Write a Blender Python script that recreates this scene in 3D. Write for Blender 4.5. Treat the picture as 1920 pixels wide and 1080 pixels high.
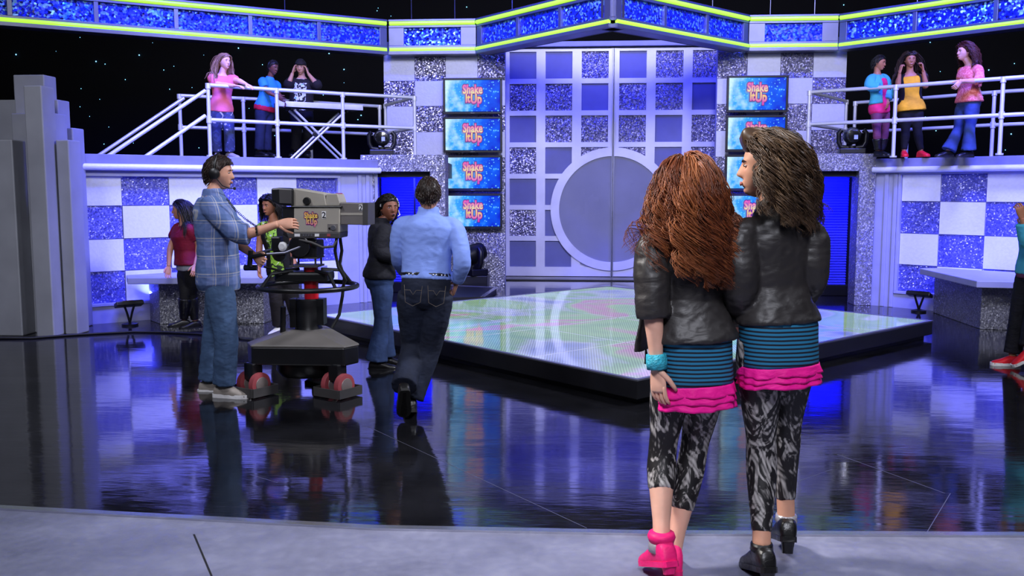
import bpy, bmesh, math, random
import numpy as np
from mathutils import Vector, Matrix, noise as mnoise
random.seed(7); np.random.seed(7)
for _o in list(bpy.data.objects): bpy.data.objects.remove(_o)
SC = bpy.context.scene; COL = SC.collection
PI = math.pi; R = math.radians
# ---------------------------------------------------------------- camera
FPX = 1740.0; CAMH = 1.55; PITCH = math.atan(185/1740); YAW = R(4)
cd = bpy.data.cameras.new('camera'); cam = bpy.data.objects.new('camera', cd); COL.objects.link(cam)
cd.sensor_width = 36; cd.lens = FPX*36/1920; cd.clip_end = 200
cam.location = (0, 0, CAMH); cam.rotation_euler = (PI/2-PITCH, 0, YAW); SC.camera = cam
# ---------------------------------------------------------------- world, view, lights
w = bpy.data.worlds.new('world'); SC.world = w; w.use_nodes = True
w.node_tree.nodes['Background'].inputs[0].default_value = (0.10, 0.11, 0.22, 1)
w.node_tree.nodes['Background'].inputs[1].default_value = 0.10
SC.view_settings.view_transform = 'Standard'; SC.view_settings.look = 'None'
SC.view_settings.gamma = 1; SC.view_settings.use_curve_mapping = False
SC.view_settings.exposure = -0.22
def aim(o, to): o.rotation_euler = (Vector(to)-o.location).to_track_quat('-Z', 'Y').to_euler()
def area(name, loc, to, size, power, col, size_y=None, spread=180):
    l = bpy.data.lights.new(name, 'AREA'); l.energy = power; l.color = col; l.size = size
    if size_y: l.shape = 'RECTANGLE'; l.size_y = size_y
    l.spread = R(spread)
    o = bpy.data.objects.new(name, l); COL.objects.link(o); o.location = loc; aim(o, to); return o
def spot(name, loc, to, ang, power, col, blend=.5, r=.08):
    l = bpy.data.lights.new(name, 'SPOT'); l.energy = power; l.color = col; l.spot_size = R(ang)
    l.spot_blend = blend; l.shadow_soft_size = r
    o = bpy.data.objects.new(name, l); COL.objects.link(o); o.location = loc; aim(o, to); return o
WHT = (.86, .88, 1); LAV = (.55, .56, 1); BLU = (.03, .04, 1); CYA = (.02, .42, 1)
# studio grid lamps, high over and in front of the stage, plus two added face fills
area('studio_light', (-4.5, 2.5, 6.6), (-3.0, 10.5, 0.8), 1.6, 135, WHT, spread=110)
area('studio_light', (5.2, 2.5, 6.6), (4.2, 10.5, 0.8), 1.6, 135, WHT, spread=110)
area('studio_light', (0.6, 4.5, 6.6), (0.6, 16.0, 1.4), 1.8, 230, LAV, spread=80)
area('studio_light', (0.2, -1.0, 5.4), (0.6, 4.2, 0.6), 1.4, 165, WHT, spread=120)
spot('studio_light', (-1.9, 5.2, 6.5), (-1.25, 4.0, 0), 30, 480, WHT, .9, .15)
spot('studio_light', (3.0, 5.2, 6.5), (1.9, 4.1, 0), 28, 420, WHT, .9, .15)
area('studio_light', (4.5, 7.0, 6.6), (-2.0, 7.2, 1.2), 1.2, 170, WHT, spread=80)  # unseen fill added to brighten the cameraman's dark face
area('studio_light', (-4.6, 4.6, 6.2), (0.7, 3.8, 1.4), 1.2, 75, (1, .95, .92), spread=50)  # unseen fill added from the left for the tall brunette's face
# balcony lamps
spot('studio_light', (-4.6, 8.0, 6.4), (-4.0, 12.0, 2.4), 48, 230, WHT, .8, .15)
spot('studio_light', (5.8, 8.0, 6.4), (5.2, 12.2, 2.4), 48, 200, (1, .9, .92), .8, .15)
# hair light on the two girls in front
spot('studio_light', (2.6, 6.6, 6.0), (0.75, 3.6, 1.3), 26, 170, (1, .93, .85), .7, .2)
# blue washes on the set
area('blue_wash_light', (0.6, 14.9, 4.9), (0.6, 16.4, 2.6), 3.2, 70, (.05, .06, 1), .25, spread=120)
area('blue_wash_light', (-3.1, 9.5, 5.6), (-4.2, 11.5, .9), 1.0, 300, (.10, .11, 1), spread=70)
area('blue_wash_light', (4.6, 9.5, 5.6), (5.4, 11.6, .9), 1.0, 300, (.10, .11, 1), spread=70)
for x0, y0, x1, y1 in ((-7.0, 12.15, -3.0, 14.8), (-3.0, 14.8, -1.6, 14.8), (2.6, 14.8, 3.97, 14.8), (3.97, 14.8, 6.2, 12.6), (-1.58, 14.8, .44, 12.5), (.44, 12.5, 2.6, 14.8)):
    d = Vector((x1-x0, y1-y0, 0)); n = Vector((d.y, -d.x, 0)).normalized(); L = d.length; m = Vector(((x0+x1)/2, (y0+y1)/2, 0))
    p = m + n*1.5; o = area('banner_wash_light', (p.x, p.y, 5.3), (m.x, m.y, 3.94), L*.9, 14*L, BLU, .12, spread=60)
for x, y, nx, ny in ((-6.75, 12.3, .55, -.83), (-5.75, 12.98, .55, -.83), (-4.85, 13.55, .55, -.83), (-4.1, 14.05, .55, -.83), (-2.35, 14.8, 0, -1), (-1.4, 14.6, .7, -.7), (3.2, 14.8, 0, -1), (4.4, 14.4, -.7, -.7), (5.5, 13.3, -.7, -.7)):
    spot('banner_spot_light', (x+nx*1.6, y+ny*1.6, 5.5), (x, y, 3.98), 17, 120, CYA, .9, .05)
# ---------------------------------------------------------------- unprojection of photo pixels to real depth
_fw = np.array([-math.sin(YAW)*math.cos(PITCH), math.cos(YAW)*math.cos(PITCH), -math.sin(PITCH)])
_rt = np.array([math.cos(YAW), math.sin(YAW), 0]); _up = np.cross(_rt, _fw)
def ray(px, py): return _fw + _rt*(px-960)/FPX - _up*(py-540)/FPX
def at(px, py, y):
    d = ray(px, py); return Vector(np.array([0, 0, CAMH]) + d*y/d[1])
def ground(px, py, z=0.0):
    d = ray(px, py); return Vector(np.array([0, 0, CAMH]) + d*(z-CAMH)/d[2])
# ---------------------------------------------------------------- materials
MATS = {}
def lin(c):
    return tuple((x/255/12.92 if x/255 <= .04045 else ((x/255+.055)/1.055)**2.4) for x in c)
class NT:
    def __init__(s, name):
        s.m = bpy.data.materials.new(name); s.m.use_nodes = True; s.t = s.m.node_tree; s.b = s.t.nodes['Principled BSDF']
        MATS[name] = s.m
    def n(s, typ, **kw):
        nd = s.t.nodes.new(typ)
        for k, v in kw.items():
            if k[0] == '_': nd.inputs[k[1:].replace('_', ' ')].default_value = v
            else: setattr(nd, k, v)
        return nd
    def l(s, a, b): s.t.links.new(a, b)
    def set(s, **kw):
        for k, v in kw.items():
            i = s.b.inputs[k.replace('_', ' ')]; i.default_value = (*v, 1) if isinstance(v, tuple) and len(v) == 3 else v
    def co(s, scale=(1, 1, 1), rot=(0, 0, 0), kind='Object'):
        tc = s.n('ShaderNodeTexCoord'); mp = s.n('ShaderNodeMapping'); s.l(tc.outputs[kind], mp.inputs[0])
        mp.inputs['Scale'].default_value = scale; mp.inputs['Rotation'].default_value = rot; return mp.outputs[0]
    def ramp(s, fac, stops, interp='LINEAR'):
        r = s.n('ShaderNodeValToRGB'); r.color_ramp.interpolation = interp
        e = r.color_ramp.elements
        while len(e) < len(stops): e.new(.5)
        for k, (p, c) in enumerate(stops):
            e[k].position = p; e[k].color = (*c, 1) if len(c) == 3 else c
        s.l(fac, r.inputs[0]); return r.outputs[0]
    def bump(s, h, strength=.3, dist=.01):
        b = s.n('ShaderNodeBump'); b.inputs['Strength'].default_value = strength; b.inputs['Distance'].default_value = dist
        s.l(h, b.inputs['Height']); s.l(b.outputs[0], s.b.inputs['Normal'])
    def mix(s, f, a, b, mode='MIX'):
        m = s.n('ShaderNodeMix', data_type='RGBA', blend_type=mode)
        for sock, v in ((m.inputs[0], f), (m.inputs[6], a), (m.inputs[7], b)):
            if hasattr(v, 'links'): s.l(v, sock)
            elif isinstance(v, tuple): sock.default_value = (*v, 1)
            else: sock.default_value = v
        return m.outputs[2]
    def math(s, op, a, b=0.0, c=None):
        m = s.n('ShaderNodeMath', operation=op)
        for sock, v in zip(m.inputs, (a, b, c)):
            if v is None: continue
            if hasattr(v, 'links'): s.l(v, sock)
            else: sock.default_value = v
        return m.outputs[0]
def plain(name, rgb, rough=.5, metal=0.0, spec=.5, noise=.06, scale=6, bump=0.0, coat=0.0):
    t = NT(name); c = lin(rgb); t.set(Roughness=rough, Metallic=metal); t.b.inputs['Specular IOR Level'].default_value = spec
    if coat: t.b.inputs['Coat Weight'].default_value = coat
    nz = t.n('ShaderNodeTexNoise', _Scale=scale, _Detail=4.0); t.l(t.co(), nz.inputs['Vector'])
    lo = tuple(x*(1-noise*2) for x in c); hi = tuple(min(1, x*(1+noise*2)) for x in c)
    t.l(t.ramp(nz.outputs[0], [(.3, lo), (.7, hi)]), t.b.inputs['Base Color'])
    if bump: t.bump(nz.outputs[0], bump, .02)
    return t.m
def glitter(name, dark, mid, hi, scale=65, rough=.32, metal=.75, k=.9, hipos=.86):
    t = NT(name); t.set(Roughness=rough, Metallic=metal)
    v = t.n('ShaderNodeTexVoronoi', _Scale=scale, _Randomness=1.0); t.l(t.co(), v.inputs['Vector'])
    sp = t.n('ShaderNodeSeparateColor'); t.l(v.outputs['Color'], sp.inputs[0])
    col = t.ramp(sp.outputs[0], [(0, lin(dark)), (.45, lin(mid)), (hipos, lin(mid)), (min(1, hipos+.10), lin(hi))])
    t.l(col, t.b.inputs['Base Color'])
    vm = t.n('ShaderNodeVectorMath', operation='SUBTRACT'); t.l(v.outputs['Color'], vm.inputs[0]); vm.inputs[1].default_value = (.5, .5, .5)
    vs = t.n('ShaderNodeVectorMath', operation='SCALE'); t.l(vm.outputs[0], vs.inputs[0]); vs.inputs['Scale'].default_value = k
    g = t.n('ShaderNodeNewGeometry'); va = t.n('ShaderNodeVectorMath', operation='ADD'); t.l(g.outputs['Normal'], va.inputs[0]); t.l(vs.outputs[0], va.inputs[1])
    vn = t.n('ShaderNodeVectorMath', operation='NORMALIZE'); t.l(va.outputs[0], vn.inputs[0]); t.l(vn.outputs[0], t.b.inputs['Normal'])
    return t.m
def emit(name, rgb, strength, rough=.4):
    t = NT(name); t.set(Base_Color=lin(rgb), Roughness=rough); t.b.inputs['Emission Color'].default_value = (*lin(rgb), 1); t.b.inputs['Emission Strength'].default_value = strength
    return t.m
# floors
def floor_mats():
    t = NT('black_vinyl'); t.set(Roughness=.10); t.b.inputs['Specular IOR Level'].default_value = .55
    co = t.co()
    nz = t.n('ShaderNodeTexNoise', _Scale=2.2, _Detail=6.0, _Roughness=.6); t.l(co, nz.inputs['Vector'])
    t.l(t.ramp(nz.outputs[0], [(.3, (.004, .004, .005)), (.7, (.012, .012, .015))]), t.b.inputs['Base Color'])
    n2 = t.n('ShaderNodeTexNoise', _Scale=1.0, _Detail=5.0); t.l(t.co((9, 60, 1), (0, 0, .25)), n2.inputs['Vector'])
    t.l(t.ramp(n2.outputs[0], [(.35, (.05,)*3), (.62, (.10,)*3), (.74, (.24,)*3)]), t.b.inputs['Roughness'])
    n3 = t.n('ShaderNodeTexNoise', _Scale=1.0, _Detail=3.0); t.l(t.co((1.6, 6, 1)), n3.inputs['Vector'])
    n4 = t.n('ShaderNodeTexNoise', _Scale=1.0, _Detail=2.0); t.l(t.co((14, 55, 1)), n4.inputs['Vector'])
    t.bump(t.math('ADD', n3.outputs[0], t.math('MULTIPLY', n4.outputs[0], .10)), .05, .03)
    t = NT('painted_concrete'); t.set(Roughness=.42)
    co = t.co()
    nz = t.n('ShaderNodeTexNoise', _Scale=2.0, _Detail=8.0, _Roughness=.65); t.l(co, nz.inputs['Vector'])
    base = t.ramp(nz.outputs[0], [(.3, lin((106, 108, 132))), (.55, lin((130, 132, 157))), (.8, lin((156, 158, 182)))])
    m2 = t.n('ShaderNodeTexNoise', _Scale=22.0, _Detail=6.0); t.l(t.co((1, 1, 1)), m2.inputs['Vector'])
    t.l(t.mix(t.math('MULTIPLY', m2.outputs[0], .35), base, lin((92, 94, 114))), t.b.inputs['Base Color'])
    t.l(t.ramp(m2.outputs[0], [(.35, (.55,)*3), (.65, (.28,)*3)]), t.b.inputs['Roughness'])
    t.bump(m2.outputs[0], .25, .004)
floor_mats()
plain('set_paint', (160, 162, 194), .5, noise=.03); plain('column_paint', (138, 140, 148), .55, noise=.06, scale=2.5)
plain('white_panel', (218, 220, 236), .32, noise=.02, scale=30, bump=.15); plain('door_metal', (205, 205, 225), .38, metal=.25, noise=.04, scale=3)
plain('door_plain', (92, 96, 150), .45, noise=.03); plain('circle_glass', (132, 134, 148), .22, noise=.04, scale=2); plain('circle_mark', (134, 135, 149), .3, noise=.02)
glitter('glitter_silver', (98, 98, 108), (136, 136, 150), (255, 250, 245), 75, k=.55, metal=.45, rough=.42, hipos=.92); glitter('glitter_tile', (92, 90, 112), (142, 140, 170), (255, 250, 255), 62, k=.75, metal=.6, hipos=.82)
glitter('glitter_blue', (76, 78, 158), (100, 102, 188), (235, 235, 255), 75, k=.5, metal=.4, rough=.42, hipos=.91); glitter('glitter_door', (80, 78, 104), (122, 120, 156), (255, 252, 250), 62, k=.7, metal=.55, hipos=.84)
glitter('glitter_desk', (86, 86, 94), (128, 128, 138), (220, 220, 225), 90, hipos=.93, k=.6, metal=.4, rough=.45)
glitter('sequin_lit_blue', (40, 36, 90), (44, 70, 255), (150, 215, 255), 36, rough=.32, metal=.5, k=.65, hipos=.72)  # part of the blue light on the banner is put into the flake colour
plain('aluminium', (205, 206, 214), .22, metal=.9, noise=.03); plain('steel_tube', (228, 229, 234), .28, metal=.35, noise=.02); plain('frame_metal', (132, 134, 152), .35, metal=.7, noise=.03)
plain('black_plastic', (16, 16, 18), .38); plain('black_rubber', (12, 12, 13), .6); plain('black_paint', (20, 20, 23), .35, noise=.1); plain('black_cloth', (5, 5, 8), .9); plain('platform_black', (24, 24, 28), .32, noise=.08)
plain('grey_paint', (96, 92, 88), .5, noise=.06); plain('dark_grey', (62, 60, 60), .5); plain('camera_beige', (158, 152, 140), .5, noise=.03); plain('camera_grey', (104, 99, 96), .5); plain('red_paint', (190, 20, 34), .3)
plain('wheel_red', (150, 66, 72), .5); plain('wheel_hub', (140, 128, 124), .45, metal=.4); plain('white_print', (235, 235, 235), .5); plain('black_print', (14, 14, 16), .5); plain('blue_scrim', (70, 72, 235), .6, noise=.02)
plain('deck_grey', (120, 122, 148), .5); plain('chrome', (230, 230, 232), .08, metal=1.0); plain('deck_black', (10, 10, 12), .5)
emit('lime_neon', (176, 255, 58), 1.25); emit('star_emit', (120, 205, 255), 5.0); emit('ledge_glow', (150, 150, 255), .9); emit('lens_glow', (120, 130, 190), 1.2)
# ---------------------------------------------------------------- mesh helpers
class MB:
    def __init__(s): s.v = []; s.f = []
    def add(s, vs, fs):
        b = len(s.v); s.v += [tuple(v) for v in vs]; s.f += [tuple(i+b for i in f) for f in fs]; return s
    def box(s, c, size, rz=0.0, M=None):
        hx, hy, hz = size[0]/2, size[1]/2, size[2]/2; ca, sa = math.cos(rz), math.sin(rz); vs = []
        for z in (-hz, hz):
            for x, y in ((-hx, -hy), (hx, -hy), (hx, hy), (-hx, hy)):
                p = Vector((x*ca-y*sa+c[0], x*sa+y*ca+c[1], z+c[2])); vs.append(M @ p if M else p)
        return s.add(vs, [(3, 2, 1, 0), (4, 5, 6, 7), (0, 1, 5, 4), (1, 2, 6, 5), (2, 3, 7, 6), (3, 0, 4, 7)])
    def prism(s, poly, z0, z1):
        n = len(poly); a = sum(poly[i][0]*poly[(i+1) % n][1]-poly[(i+1) % n][0]*poly[i][1] for i in range(n))
        if a < 0: poly = poly[::-1]
        vs = [(x, y, z0) for x, y in poly]+[(x, y, z1) for x, y in poly]
        fs = [tuple(range(n))[::-1], tuple(range(n, 2*n))]+[(i, (i+1) % n, n+(i+1) % n, n+i) for i in range(n)]
        return s.add(vs, fs)
    def prism3(s, pts, ext):            # planar polygon of 3-D points pushed along a vector
        n = len(pts); e = Vector(ext); pts = [Vector(p) for p in pts]
        vs = pts+[p+e for p in pts]
        nr = Vector((0, 0, 0))
        for i in range(n): nr += (pts[i]-pts[0]).cross(pts[(i+1) % n]-pts[0])
        fl = nr.dot(e) > 0
        fs = [tuple(range(n)), tuple(range(n, 2*n))[::-1]]+[((i+1) % n, i, n+i, n+(i+1) % n) for i in range(n)]
        if fl: fs = [f[::-1] for f in fs]
        return s.add(vs, fs)
    def tube(s, pts, r, n=8, closed=False, rs=None):
        pts = [Vector(p) for p in pts]; m = len(pts); vs = []; fs = []; prev = None
        for i, p in enumerate(pts):
            if closed: t = pts[(i+1) % m]-pts[i-1]
            else: t = pts[min(i+1, m-1)]-pts[max(i-1, 0)]
            t.normalize()
            if prev is None:
                u = Vector((0, 0, 1)) if abs(t.z) < .9 else Vector((1, 0, 0)); u = (u-t*u.dot(t)).normalized()
            else: u = (prev-t*prev.dot(t)).normalized()
            prev = u; v = t.cross(u); rr = rs[i] if rs else r
            for k in range(n):
                a = 2*PI*k/n; vs.append(p+u*(rr*math.cos(a))+v*(rr*math.sin(a)))
        for i in range(m if closed else m-1):
            j = (i+1) % m
            for k in range(n): fs.append((i*n+k, i*n+(k+1) % n, j*n+(k+1) % n, j*n+k))
        if not closed: fs += [tuple(range(n))[::-1], tuple((m-1)*n+k for k in range(n))]
        return s.add(vs, fs)
    def lathe(s, prof, c, n=24, axis='z', M=None):
        vs = []; fs = []; m = len(prof)
        for r, h in prof:
            for k in range(n):
                a = 2*PI*k/n; x, y = r*math.cos(a), r*math.sin(a)
                p = {'z': (x, y, h), 'x': (h, x, y), 'y': (y, h, x)}[axis]
                p = Vector(p); p = (M @ p if M else p)+Vector(c); vs.append(p)
        for i in range(m-1):
            for k in range(n): fs.append((i*n+k, i*n+(k+1) % n, (i+1)*n+(k+1) % n, (i+1)*n+k))
        fs += [tuple(range(n))[::-1], tuple((m-1)*n+k for k in range(n))]
        return s.add(vs, fs)
    def ball(s, c, r, n=8, m=6):
        return s.lathe([(r[0]*max(.02, math.sin(PI*i/m)) if hasattr(r, '__len__') else r*max(.02, math.sin(PI*i/m)), -(r[2] if hasattr(r, '__len__') else r)*math.cos(PI*i/m)) for i in range(m+1)], c, n)
    def mesh(s, name):
        me = bpy.data.meshes.new(name); me.from_pydata(s.v, [], s.f); me.update(); return me
    def build(s, name, mat, parent=None, smooth=False, bevel=0, seg=2):
        me = s.mesh(name)
        bm = bmesh.new(); bm.from_mesh(me); bmesh.ops.recalc_face_normals(bm, faces=bm.faces); bm.to_mesh(me); bm.free()
        return obj(name, me, mat, parent, smooth, bevel, seg)
def obj(name, me, mat, parent=None, smooth=False, bevel=0, seg=2):
    o = bpy.data.objects.new(name, me); COL.objects.link(o)
    if mat: me.materials.clear(); me.materials.append(MATS[mat] if isinstance(mat, str) else mat)
    if smooth: me.shade_smooth() if smooth is True else me.set_sharp_from_angle(angle=R(smooth)) if False else me.shade_smooth()
    if smooth not in (True, False): me.set_sharp_from_angle(angle=R(smooth))
    if bevel:
        b = o.modifiers.new('bevel', 'BEVEL'); b.width = bevel; b.segments = seg; b.limit_method = 'ANGLE'
    if parent: attach(o, parent)
    return o
def attach(o, p):
    o.parent = p; o.matrix_parent_inverse = Matrix.Translation(-p.location) if p.type == 'EMPTY' else Matrix.Identity(4)
def thing(name, label, cat, loc, group=None):
    o = bpy.data.objects.new(name, None); COL.objects.link(o); o.location = loc; o.empty_display_size = .1
    o['label'] = label; o['category'] = cat
    if group: o['group'] = group
    return o
def tag(o, label, cat, group=None):
    o['label'] = label; o['category'] = cat
    if group: o['group'] = group
    return o
def struct(o): o['kind'] = 'structure'; return o
def frame_rect(mb, p0, ex, ez, n, w, h, t, d, z0=0):       # a rectangular frame of four bars in the plane (ex, ez), bar width t, depth d along n
    for a, b, c, e in ((0, 0, w, t), (0, h-t, w, t), (0, t, t, h-2*t), (w-t, t, t, h-2*t)):
        P = lambda u, v: p0+ex*u+ez*v
        mb.prism3([P(a, b), P(a+c, b), P(a+c, b+e), P(a, b+e)], n*d)
    return mb
def text_mesh(body, size, offset=0.0, extrude=.001, spacing=1.0, align='CENTER'):
    cu = bpy.data.curves.new('lettering', 'FONT'); cu.body = body; cu.size = size; cu.offset = offset; cu.extrude = extrude; cu.space_character = spacing
    cu.align_x = align; cu.resolution_u = 3
    o = bpy.data.objects.new('lettering', cu); COL.objects.link(o)
    dg = bpy.context.evaluated_depsgraph_get(); me = bpy.data.meshes.new_from_object(o.evaluated_get(dg))
    bpy.data.objects.remove(o); bpy.data.curves.remove(cu); return me
# ================================================================ THE SET
EZ = Vector((0, 0, 1))
# ---- floors
GR = [(-14, 3.75), (-5, 4.17), (-2.83, 4.22), (-.92, 4.08), (.3, 4.10), (2.1, 4.2), (6, 4.35), (14, 4.6)]
struct(MB().prism(GR+[(14, 21), (-14, 21)], -.1, 0).build('floor', 'black_vinyl'))
struct(MB().prism(GR+[(14, -4), (-14, -4)], -.1, -.004).build('floor_front', 'painted_concrete'))
m = MB()
for a, b in zip(GR[:-1], GR[1:]): m.prism([(a[0], a[1]-.022), (b[0], b[1]-.022), (b[0], b[1]+.022), (a[0], a[1]+.022)], -.01, .006)
struct(m.build('trim_1', 'aluminium'))
m = MB()
for a, b in (((-1.72, 3.95), (-1.22, 3.1)), ((2.0, 3.2), (1.2, 2.6))): 
    d = Vector((b[0]-a[0], b[1]-a[1], 0)).normalized(); n_ = Vector((-d.y, d.x, 0))*.004
    m.prism([(a[0]+n_.x, a[1]+n_.y), (b[0]+n_.x, b[1]+n_.y), (b[0]-n_.x, b[1]-n_.y), (a[0]-n_.x, a[1]-n_.y)], -.0045, -.0025)
struct(m.build('trim_2', 'black_rubber'))
m = MB()
for a, b in (((1570, 852), (1772, 925)), ((1782, 925), (1735, 1003)), ((690, 800), (1100, 990)), ((470, 890), (520, 905)), ((1490, 905), (1560, 880))):
    a, b = ground(*a), ground(*b); d = (b-a).normalized(); n_ = Vector((-d.y, d.x, 0))*.0016; m.prism3([a+n_, b+n_, b-n_, a-n_], (0, 0, .0006))
struct(m.build('trim_9', 'frame_metal'))
# ---- star curtain and studio shell
cur = struct(MB().prism([(-16, 9), (-13, 17.5), (-4, 20), (6, 20), (14, 17.5), (16, 9), (16.2, 9), (14.1, 17.7), (6, 20.2), (-4, 20.2), (-13.1, 17.7), (-16.2, 9)], 0, 9.5).build('wall_back', 'black_cloth'))
stars = [(30, 102, 3), (261, 103, 3), (180, 115, 3), (150, 70, 1.5), (197, 120, 2), (307, 131, 2), (326, 124, 1.5), (235, 149, 2), (152, 166, 1.6), (318, 167, 2), (360, 164, 1.4), (187, 186, 1.4), (150, 200, 1.6), (168, 218, 1.4), (138, 242, 3), (204, 238, 1.5), (195, 270, 2), (447, 90, 3), (617, 100, 3), (492, 121, 2), (645, 130, 3), (606, 178, 2), (677, 216, 3), (671, 224, 2.5), (707, 20, 2), (709, 15, 1.5), (875, 13, 2.5), (733, 30, 1.5), (1582, 9, 2.5), (1744, 79, 2.5), (1763, 134, 1.5), (1854, 131, 3), (1902, 119, 2), (1739, 184, 2), (1676, 215, 2), (1755, 245, 2.5), (1896, 251, 3), (1862, 199, 1.4), (1885, 281, 2), (1885, 58, 1.5), (467, 203, 1.5), (515, 254, 2), (645, 155, 1.3), (373, 277, 2), (250, 268, 1.3), (1735, 219, 1.5), (360, 232, 1.3), (105, 96, 1), (286, 80, 1), (382, 103, 1)]
starme = MB().ball((0, 0, 0), .012, 6, 4).mesh('star_light'); starme.materials.append(MATS['star_emit'])
def curtain_pt(px, py):
    d = ray(px, py); seg = [((-16, 9), (-13, 17.5)), ((-13, 17.5), (-4, 20)), ((-4, 20), (6, 20)), ((6, 20), (14, 17.5)), ((14, 17.5), (16, 9))]
    for a, b in seg:
        nx, ny = -(b[1]-a[1]), b[0]-a[0]; den = nx*d[0]+ny*d[1]
        if abs(den) < 1e-6: continue
        t = (nx*a[0]+ny*a[1])/den; x, y = d[0]*t, d[1]*t
        if t > 0 and min(a[0], b[0])-1e-6 <= x <= max(a[0], b[0])+1e-6: return Vector((x, y, CAMH+d[2]*t))*0.9985
for px, py, s in stars:
    p = curtain_pt(px, py)
    o = bpy.data.objects.new('star_light', starme); COL.objects.link(o); o.location = p; o.scale = (s*.33,)*3; attach(o, cur)
struct(MB().box((0, 8, 9.6), (34, 26, .2)).build('ceiling', 'black_cloth'))
# ---- checkered side walls with the balcony ledge
def side_wall(side, A, B, cols, rows, deck_z=1.95):
    A = Vector((*A, 0)); B = Vector((*B, 0)); ex = (B-A).normalized(); n = Vector((ex.y, -ex.x, 0))
    if n.y > 0: n = -n                                  # n points at the audience
    L = (B-A).length; P = lambda s, z, d=0: A+ex*s+EZ*z+n*d
    ws, we = -.02, L+1.6; ps, pe = cols[0], cols[-1]; z0, z1 = rows[-1], rows[0]
    m = MB()
    for a, b, c, d in ((ws, 0, ps, deck_z-.16), (pe, 0, we, deck_z-.16), (ps, 0, pe, z0), (ps, z1, pe, deck_z-.16)):
        m.prism3([P(a, b), P(c, b), P(c, d), P(a, d)], -n*.12)
    m.prism3([P(ps, z0, -.06), P(pe, z0, -.06), P(pe, z1, -.06), P(ps, z1, -.06)], -n*.06)
    wall = struct(m.build('wall_'+side, 'set_paint'))
    for i in range(len(cols)-1):
        for j in range(len(rows)-1):
            g = .004; a, b, c, d = cols[i]+g, cols[i+1]-g, rows[j+1]+g, rows[j]-g; wt = (i+j+1) % 2 == (1 if side == 'right' else 0)
            dd = -.030 if wt else -.044
            MB().prism3([P(a, c, dd), P(b, c, dd), P(b, d, dd), P(a, d, dd)], -n*.02).build('panel', 'white_panel' if wt else 'glitter_blue', wall)
    MB().prism3([P(ws, deck_z-.16, .05), P(we, deck_z-.16, .05), P(we, deck_z, .05), P(ws, deck_z, .05)], -n*.3).build('fascia', 'deck_grey', wall, bevel=.006)
    MB().tube([P(ws, deck_z-.145, .075), P(we, deck_z-.145, .075)], .038, 12).build('ledge_tube', 'white_panel', wall, smooth=40)
    for s in (.12, .24):
        MB().prism3([P(s, 0), P(s+.05, 0), P(s+.05, deck_z-.2), P(s, deck_z-.2)], n*.025).build('pilaster', 'set_paint', wall, bevel=.006)
    m = MB(); frame_rect(m, P(ps-.035, z0-.035), ex, EZ, n, pe-ps+.07, z1-z0+.07, .035, .02); m.build('panel_trim', 'set_paint', wall, bevel=.004)
    return A, ex, n
ALw = side_wall('left', (-2.76, 12.7), (-5.66, 10.16), [.59, 1.16, 1.70, 2.30, 2.80, 3.34, 3.82], [1.70, 1.36, .975, .60, .235])
ARw = side_wall('right', (3.96, 12.7), (6.86, 10.16), [.33, .82, 1.367, 1.92, 2.47, 3.0, 3.55], [1.745, 1.395, .98, .57, .22])
struct(MB().prism([(-2.78, 12.78), (-7.0, 9.08), (-9.5, 11), (-9.5, 15.5), (-3.1, 15.3), (-2.0, 14.85), (-1.85, 12.8)], 1.72, 1.945).build('floor_balcony_left', 'deck_black'))
struct(MB().prism([(3.98, 12.78), (8.2, 9.08), (11, 11), (11, 15.5), (4.2, 15.3), (3.0, 14.85), (2.8, 12.8)], 1.72, 1.945).build('floor_balcony_right', 'deck_black'))
# ---- glittering portals with blue scrims behind them
def portal(idx, x0, x1, o0, o1, ztop, zo, y=12.66):
    m = MB(); d = .32
    m.box(((x0+o0)/2, y+d/2, zo/2), (o0-x0, d, zo)); m.box(((o1+x1)/2, y+d/2, zo/2), (x1-o1, d, zo)); m.box(((x0+x1)/2, y+d/2, (zo+ztop)/2), (x1-x0, d, ztop-zo))
    t = struct(m.build('trim_%d' % idx, 'glitter_silver', bevel=.006))
    return t
portal(3, -2.97, -1.80, -2.78, -2.01, 2.02, 1.79); portal(4, 2.74, 3.94, 2.95, 3.72, 2.02, 1.79)
def scrim(label, px0, px1, pxs, y):
    x0, x1, split = [at(p, 400, y).x for p in (px0, px1, pxs)]
    c = (x0+x1)/2; t = thing('blue_screen', label, 'screen', (c, y, 0))
    z0, z1 = .16, 1.93; nz = 46
    for a, b in ((x0, split-.012), (split+.012, x1)):
        vs = []; fs = []
        for i in range(nz*2+1):
            z = z0+(z1-z0)*i/(nz*2); dy = .012 if i % 2 else -.012
            vs += [(a, y+dy, z), (b, y+dy, z), (a, y+.06, z), (b, y+.06, z)]
        for i in range(nz*2):
            k = i*4; fs += [(k, k+1, k+5, k+4), (k+3, k+2, k+6, k+7), (k+2, k, k+4, k+6), (k+1, k+3, k+7, k+5)]
        fs += [(0, 2, 3, 1), (nz*8, nz*8+1, nz*8+3, nz*8+2)]
        MB().add(vs, fs).build('ribbed_panel', 'blue_scrim', t)
    m = MB()
    for x in (x0-.02, split, x1+.02): m.box((x, y+.03, .97), (.028, .09, 1.94))
    m.build('upright', 'black_paint', t); MB().box((c, y+.03, .08), (x1-x0+.1, .3, .16)).build('base', 'black_paint', t, bevel=.01)
scrim('bright blue ribbed screen in the glitter doorway on the left', 716, 822, 778, 13.9)
scrim('bright blue ribbed screen in the glitter doorway on the right', 1478, 1590, 1527, 13.9)
area('blue_wash_light', (-2.4, 13.2, 1.68), (-2.5, 13.9, 1.0), .7, 75, BLU, .15); area('blue_wash_light', (3.35, 13.2, 1.68), (3.5, 13.9, 1.0), .7, 75, BLU, .15)
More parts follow.
